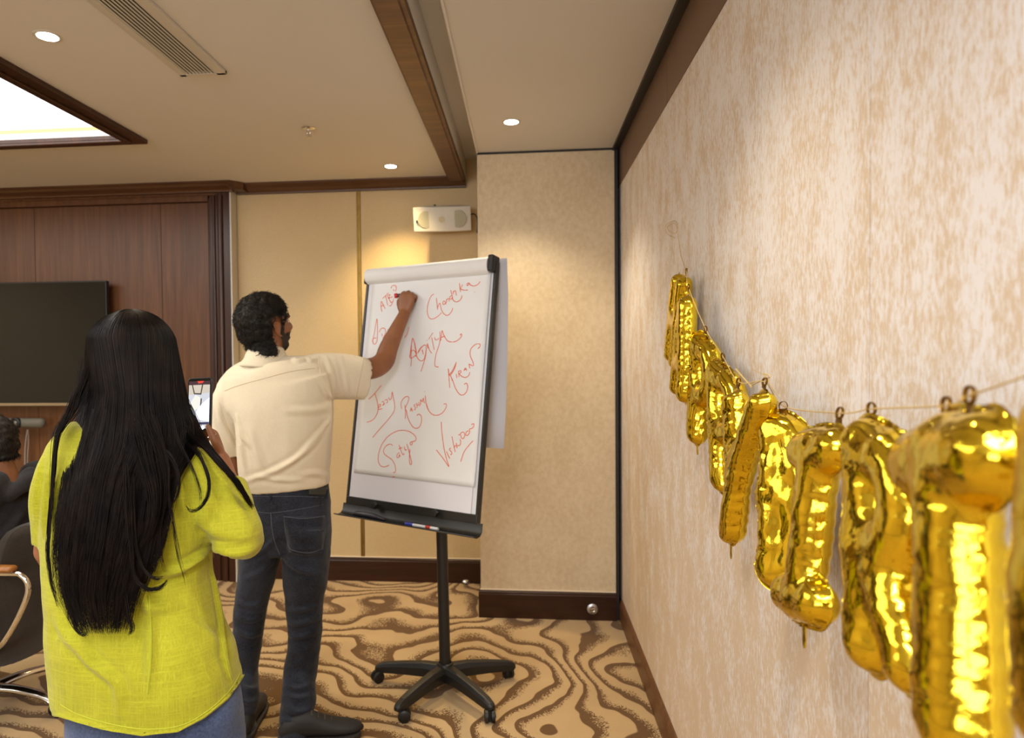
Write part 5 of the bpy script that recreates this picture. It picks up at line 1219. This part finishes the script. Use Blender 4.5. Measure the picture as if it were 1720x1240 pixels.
# ================================================================ SEATED PERSON AND OFFICE CHAIR (both turned to the left)
SKS = skinmat('skin_seated', (150, 98, 64)); hoodm = clothmat('charcoal_fleece', S((30, 28, 29)), S((50, 46, 46)), 600, .95, .06, .3)
cc = Vector((-2.25, 2.66, 0)); DS = 2.66
hcs = P(-18, 752, DS); hg, SL_, SF = head_geo(hcs, (-.93, .25, -.28), (-.25, 0, 1), 1.0)
g = list(hg); g.append(tube_geo([SL_(-.03, 0, -.04), P(2, 800, DS), P(14, 850, DS)], [.055, .062, .08], 16, sub=3))
g.append(secs_tube([(-45, 50, 1080, .15), (-40, 55, 1000, .15), (-35, 62, 920, .16), (-32, 62, 860, .17), (-25, 50, 815, .12)], DS))
def L3(x, s_, z): return cc+Vector((-x, s_, z))       # x forward (towards -X), s_ sideways (+ far), z up
for k in (-1, 1):
    sh_ = Vector((P(18, 840, DS).x, DS+k*.19, .945)); g.append(tube_geo([sh_, sh_+Vector((-.03, k*.05, -.14)), sh_+Vector((-.05, k*.05, -.20)), sh_+Vector((-.20, k*.02, -.215)), sh_+Vector((-.30, -k*.01, -.205))], [.05, .045, .042, .034, .027], 14, sub=3, rnd=True))
    wv_ = sh_+Vector((-.30, -k*.01, -.205)); hs, _ = hand_geo(wv_, Vector((-1, -k*.2, 0)), Vector((0, 0, 1)), -k, (.3, .3, .35, .4)); g += hs
    a = L3(.0, k*.10, .53); g.append(tube_geo([a, L3(.22, k*.12, .55), L3(.40, k*.13, .53), L3(.42, k*.13, .28), L3(.38, k*.13, .09)], [.075, .07, .055, .045, .036], 14, sub=3, rnd=True))
me = fuse(g, .0062, 3, .5); sit = link('person', me, SKS, None, True); tag(sit, 'seated person with short dark hair in a charcoal hoodie at the far left', 'person')
head_parts_obj(sit, SL_, SF, SKS, 1.0, HAIRM)
hcn2 = np.array(list(hcs)); SFn = [np.array(list(v)) for v in SF]
def hmask2(co):
    q = co-hcn2; f, r, u = q@SFn[0], q@SFn[1], q@SFn[2]; line = -.075+np.where(f > -.03, (f+.03)*1.5, 0)
    m_ = ss(-.004, .01, u-line)*(np.linalg.norm(q, axis=1) < .16); return np.where((np.abs(f+.004) < .026) & (u < .04) & (np.abs(r) > .06) | (f > .085), 0, m_)
hs_ = shell(me, hmask2, .020, 8, .3, 60); hs_o = link('hair', hs_, HAIRM, sit, True)
co = getco(hs_); no = getno(hs_); paths = []
for i in rng.choice(len(co), min(900, len(co)), replace=False):
    n_ = no[i]/(np.linalg.norm(no[i])+1e-9); t = np.array([0, 0, -1.])+rng.normal(0, .5, 3); t -= n_*(t@n_); t /= np.linalg.norm(t)+1e-9
    a = np.linspace(0, 1, 5)[:, None]; paths.append(co[i]-n_*.003+t*.024*a+n_*.005*np.sin(a*2.2))
strands('hair_locks', paths, .0013, HAIRM, hs_o)
g = [secs_tube([(-62, 72, 1085, .20), (-60, 76, 1040, .195), (-55, 82, 980, .19), (-50, 86, 920, .20), (-42, 82, 870, .205), (-28, 74, 840, .16), (-5, 60, 815, .10)], DS, sq=2.5)]
for k in (-1, 1):
    sh_ = Vector((P(18, 840, DS).x, DS+k*.19, .945)); g.append(tube_geo([sh_+Vector((.02, -k*.06, .03)), sh_+Vector((-.0, k*.03, -.03)), sh_+Vector((-.03, k*.06, -.14)), sh_+Vector((-.06, k*.05, -.20)), sh_+Vector((-.20, k*.02, -.215)), sh_+Vector((-.26, k*.0, -.205))], [.075, .082, .075, .070, .055, .045], 20, sub=4, rnd=True))
g.append(tube_geo([P(18, 832, DS-.12), P(44, 812, DS-.07), P(58, 806, DS), P(50, 808, DS+.07), P(14, 812, DS+.11)], [.030, .040, .046, .040, .030], 16, sub=4, rnd=True))
g.append(tube_geo([P(38, 800, DS-.06), P(52, 794, DS-.02), P(52, 796, DS+.05)], [.018, .024, .020], 14, sub=3, rnd=True))
hm2 = fuse(g, .0085, 4, .5); wrinkle(hm2, .008, 7, (1, 1, 1.2), 33); wrinkle(hm2, .0025, 20, (1, 1, 1), 5)
crease(hm2, surf_lines(hm2, [([(50, 840), (25, 880), (0, 910)], .016, .014), ([(70, 880), (50, 920), (20, 940)], .014, .012), ([(60, 1050), (30, 1068), (0, 1082)], .016, .016), ([(45, 1000), (52, 1020), (40, 1045)], .014, .012)]))
link('hoodie', hm2, hoodm, sit, True)
trm = clothmat('dark_trousers', S((22, 22, 26)), S((38, 38, 44)), 1200); g = []
for k in (-1, 1):
    g.append(tube_geo([L3(-.04, k*.10, .54), L3(.22, k*.12, .56), L3(.41, k*.13, .53), L3(.43, k*.13, .30), L3(.39, k*.13, .12)], [.105, .092, .078, .07, .062], 18, sub=3, rnd=True))
    q = L3(.34, k*.13, 0); shoe(sit, q, (-1, 0, 0), shm, slm_)
g.append(ell_geo(L3(-.02, 0, .56), (1, 0, 0), (0, 1, 0), (0, 0, 1), .14, .19, .10))
link('trousers', fuse(g, .010, 4), trm, sit, True)
# ---- office chair, built facing +Y then turned a quarter to the left
ch = empty('office_chair', cc, 'dark swivel office chair with wooden armrests and chrome base under seated person', 'chair')
seatm = clothmat('chair_grey_fabric', S((44, 38, 33)), S((62, 54, 47)), 500, .9, .2, .4)
o = MB().obox(cc+Vector((0, .02, .435)), (.25, 0, 0), (0, .25, 0), (0, 0, .04)).build('seat', seatm, ch, True); md = o.modifiers.new('b', 'BEVEL'); md.width = .03; md.segments = 4
vs = []; fs = []; nb = 12; rows = [(.26, .17, -.175, .025), (.30, .215, -.19, .03), (.46, .245, -.215, .03), (.60, .25, -.235, .025), (.72, .245, -.25, .025), (.80, .225, -.262, .022), (.84, .17, -.268, .015)]
for z, hw, y, t in rows:
    for i in range(nb+1): q = -1+2*i/nb; vs.append(cc+Vector((q*hw, y-t+.05*q*q-.035, z)))
    for i in range(nb+1): q = 1-2*i/nb; vs.append(cc+Vector((q*hw, y+t+.05*q*q-.035, z)))
n2 = 2*(nb+1)
for j in range(len(rows)-1):
    for i in range(n2): fs.append((j*n2+i, j*n2+(i+1) % n2, (j+1)*n2+(i+1) % n2, (j+1)*n2+i))
fs += [tuple(reversed(range(n2))), tuple(range((len(rows)-1)*n2, len(rows)*n2))]
o = MB().add(vs, fs).build('backrest', seatm, ch, True); md = o.modifiers.new('b', 'SUBSURF'); md.levels = 1; md.render_levels = 1
woodarm = wood('arm_wood', S((128, 78, 30)), S((146, 92, 38)), S((166, 108, 50)), .35, vert=False)
for k in (-1, 1):
    x = cc.x+k*.265
    fr0 = [Vector((x-k*.04, cc.y-.20, .36)), Vector((x, cc.y-.28, .42)), Vector((x+k*.01, cc.y-.35, .52)), Vector((x, cc.y-.385, .62)), Vector((x, cc.y-.36, .675)), Vector((x, cc.y-.28, .682)), Vector((x, cc.y+.15, .680)), Vector((x, cc.y+.22, .64)), Vector((x, cc.y+.21, .46)), Vector((x-k*.05, cc.y+.15, .42))]
    MB().tube(fr0, .0105, 10, sub=5, rnd=True).build('arm_frame', M['chrome'], ch, True)
    MB().tube([Vector((x, cc.y-.32, .700)), Vector((x, cc.y+.17, .698))], [(.026, .014)]*2, 14, ref=(1, 0, 0), rnd=True).build('armrest', woodarm, ch, True)
MB().tube([cc+Vector((0, 0, .10)), cc+Vector((0, 0, .40))], .028, 16).build('gas_lift', M['black'], ch, True)
MB().obox(cc+Vector((0, 0, .375)), (.10, 0, 0), (0, .12, 0), (0, 0, .022)).build('tilt_mechanism', M['black'], ch, bevel=.01)
for k in range(5):
    an = R(-95+72*k); d = Vector((math.cos(an), math.sin(an), 0)); L = .30
    lg = MB().tube([cc+d*.0+Vector((0, 0, .105)), cc+d*.12+Vector((0, 0, .108)), cc+d*.24+Vector((0, 0, .092)), cc+d*L+Vector((0, 0, .070))], [(.030, .018), (.026, .016), (.021, .014), (.018, .012)], 12, ref=Vector((-d.y, d.x, 0)), sub=4, rnd=True).build('leg', M['chrome'], ch, True)
    tp = cc+d*(L-.005); castor(lg, Vector((tp.x, tp.y, .062)), an+1.2+k, M['black'], .028)
ch.rotation_euler = (0, 0, R(90))
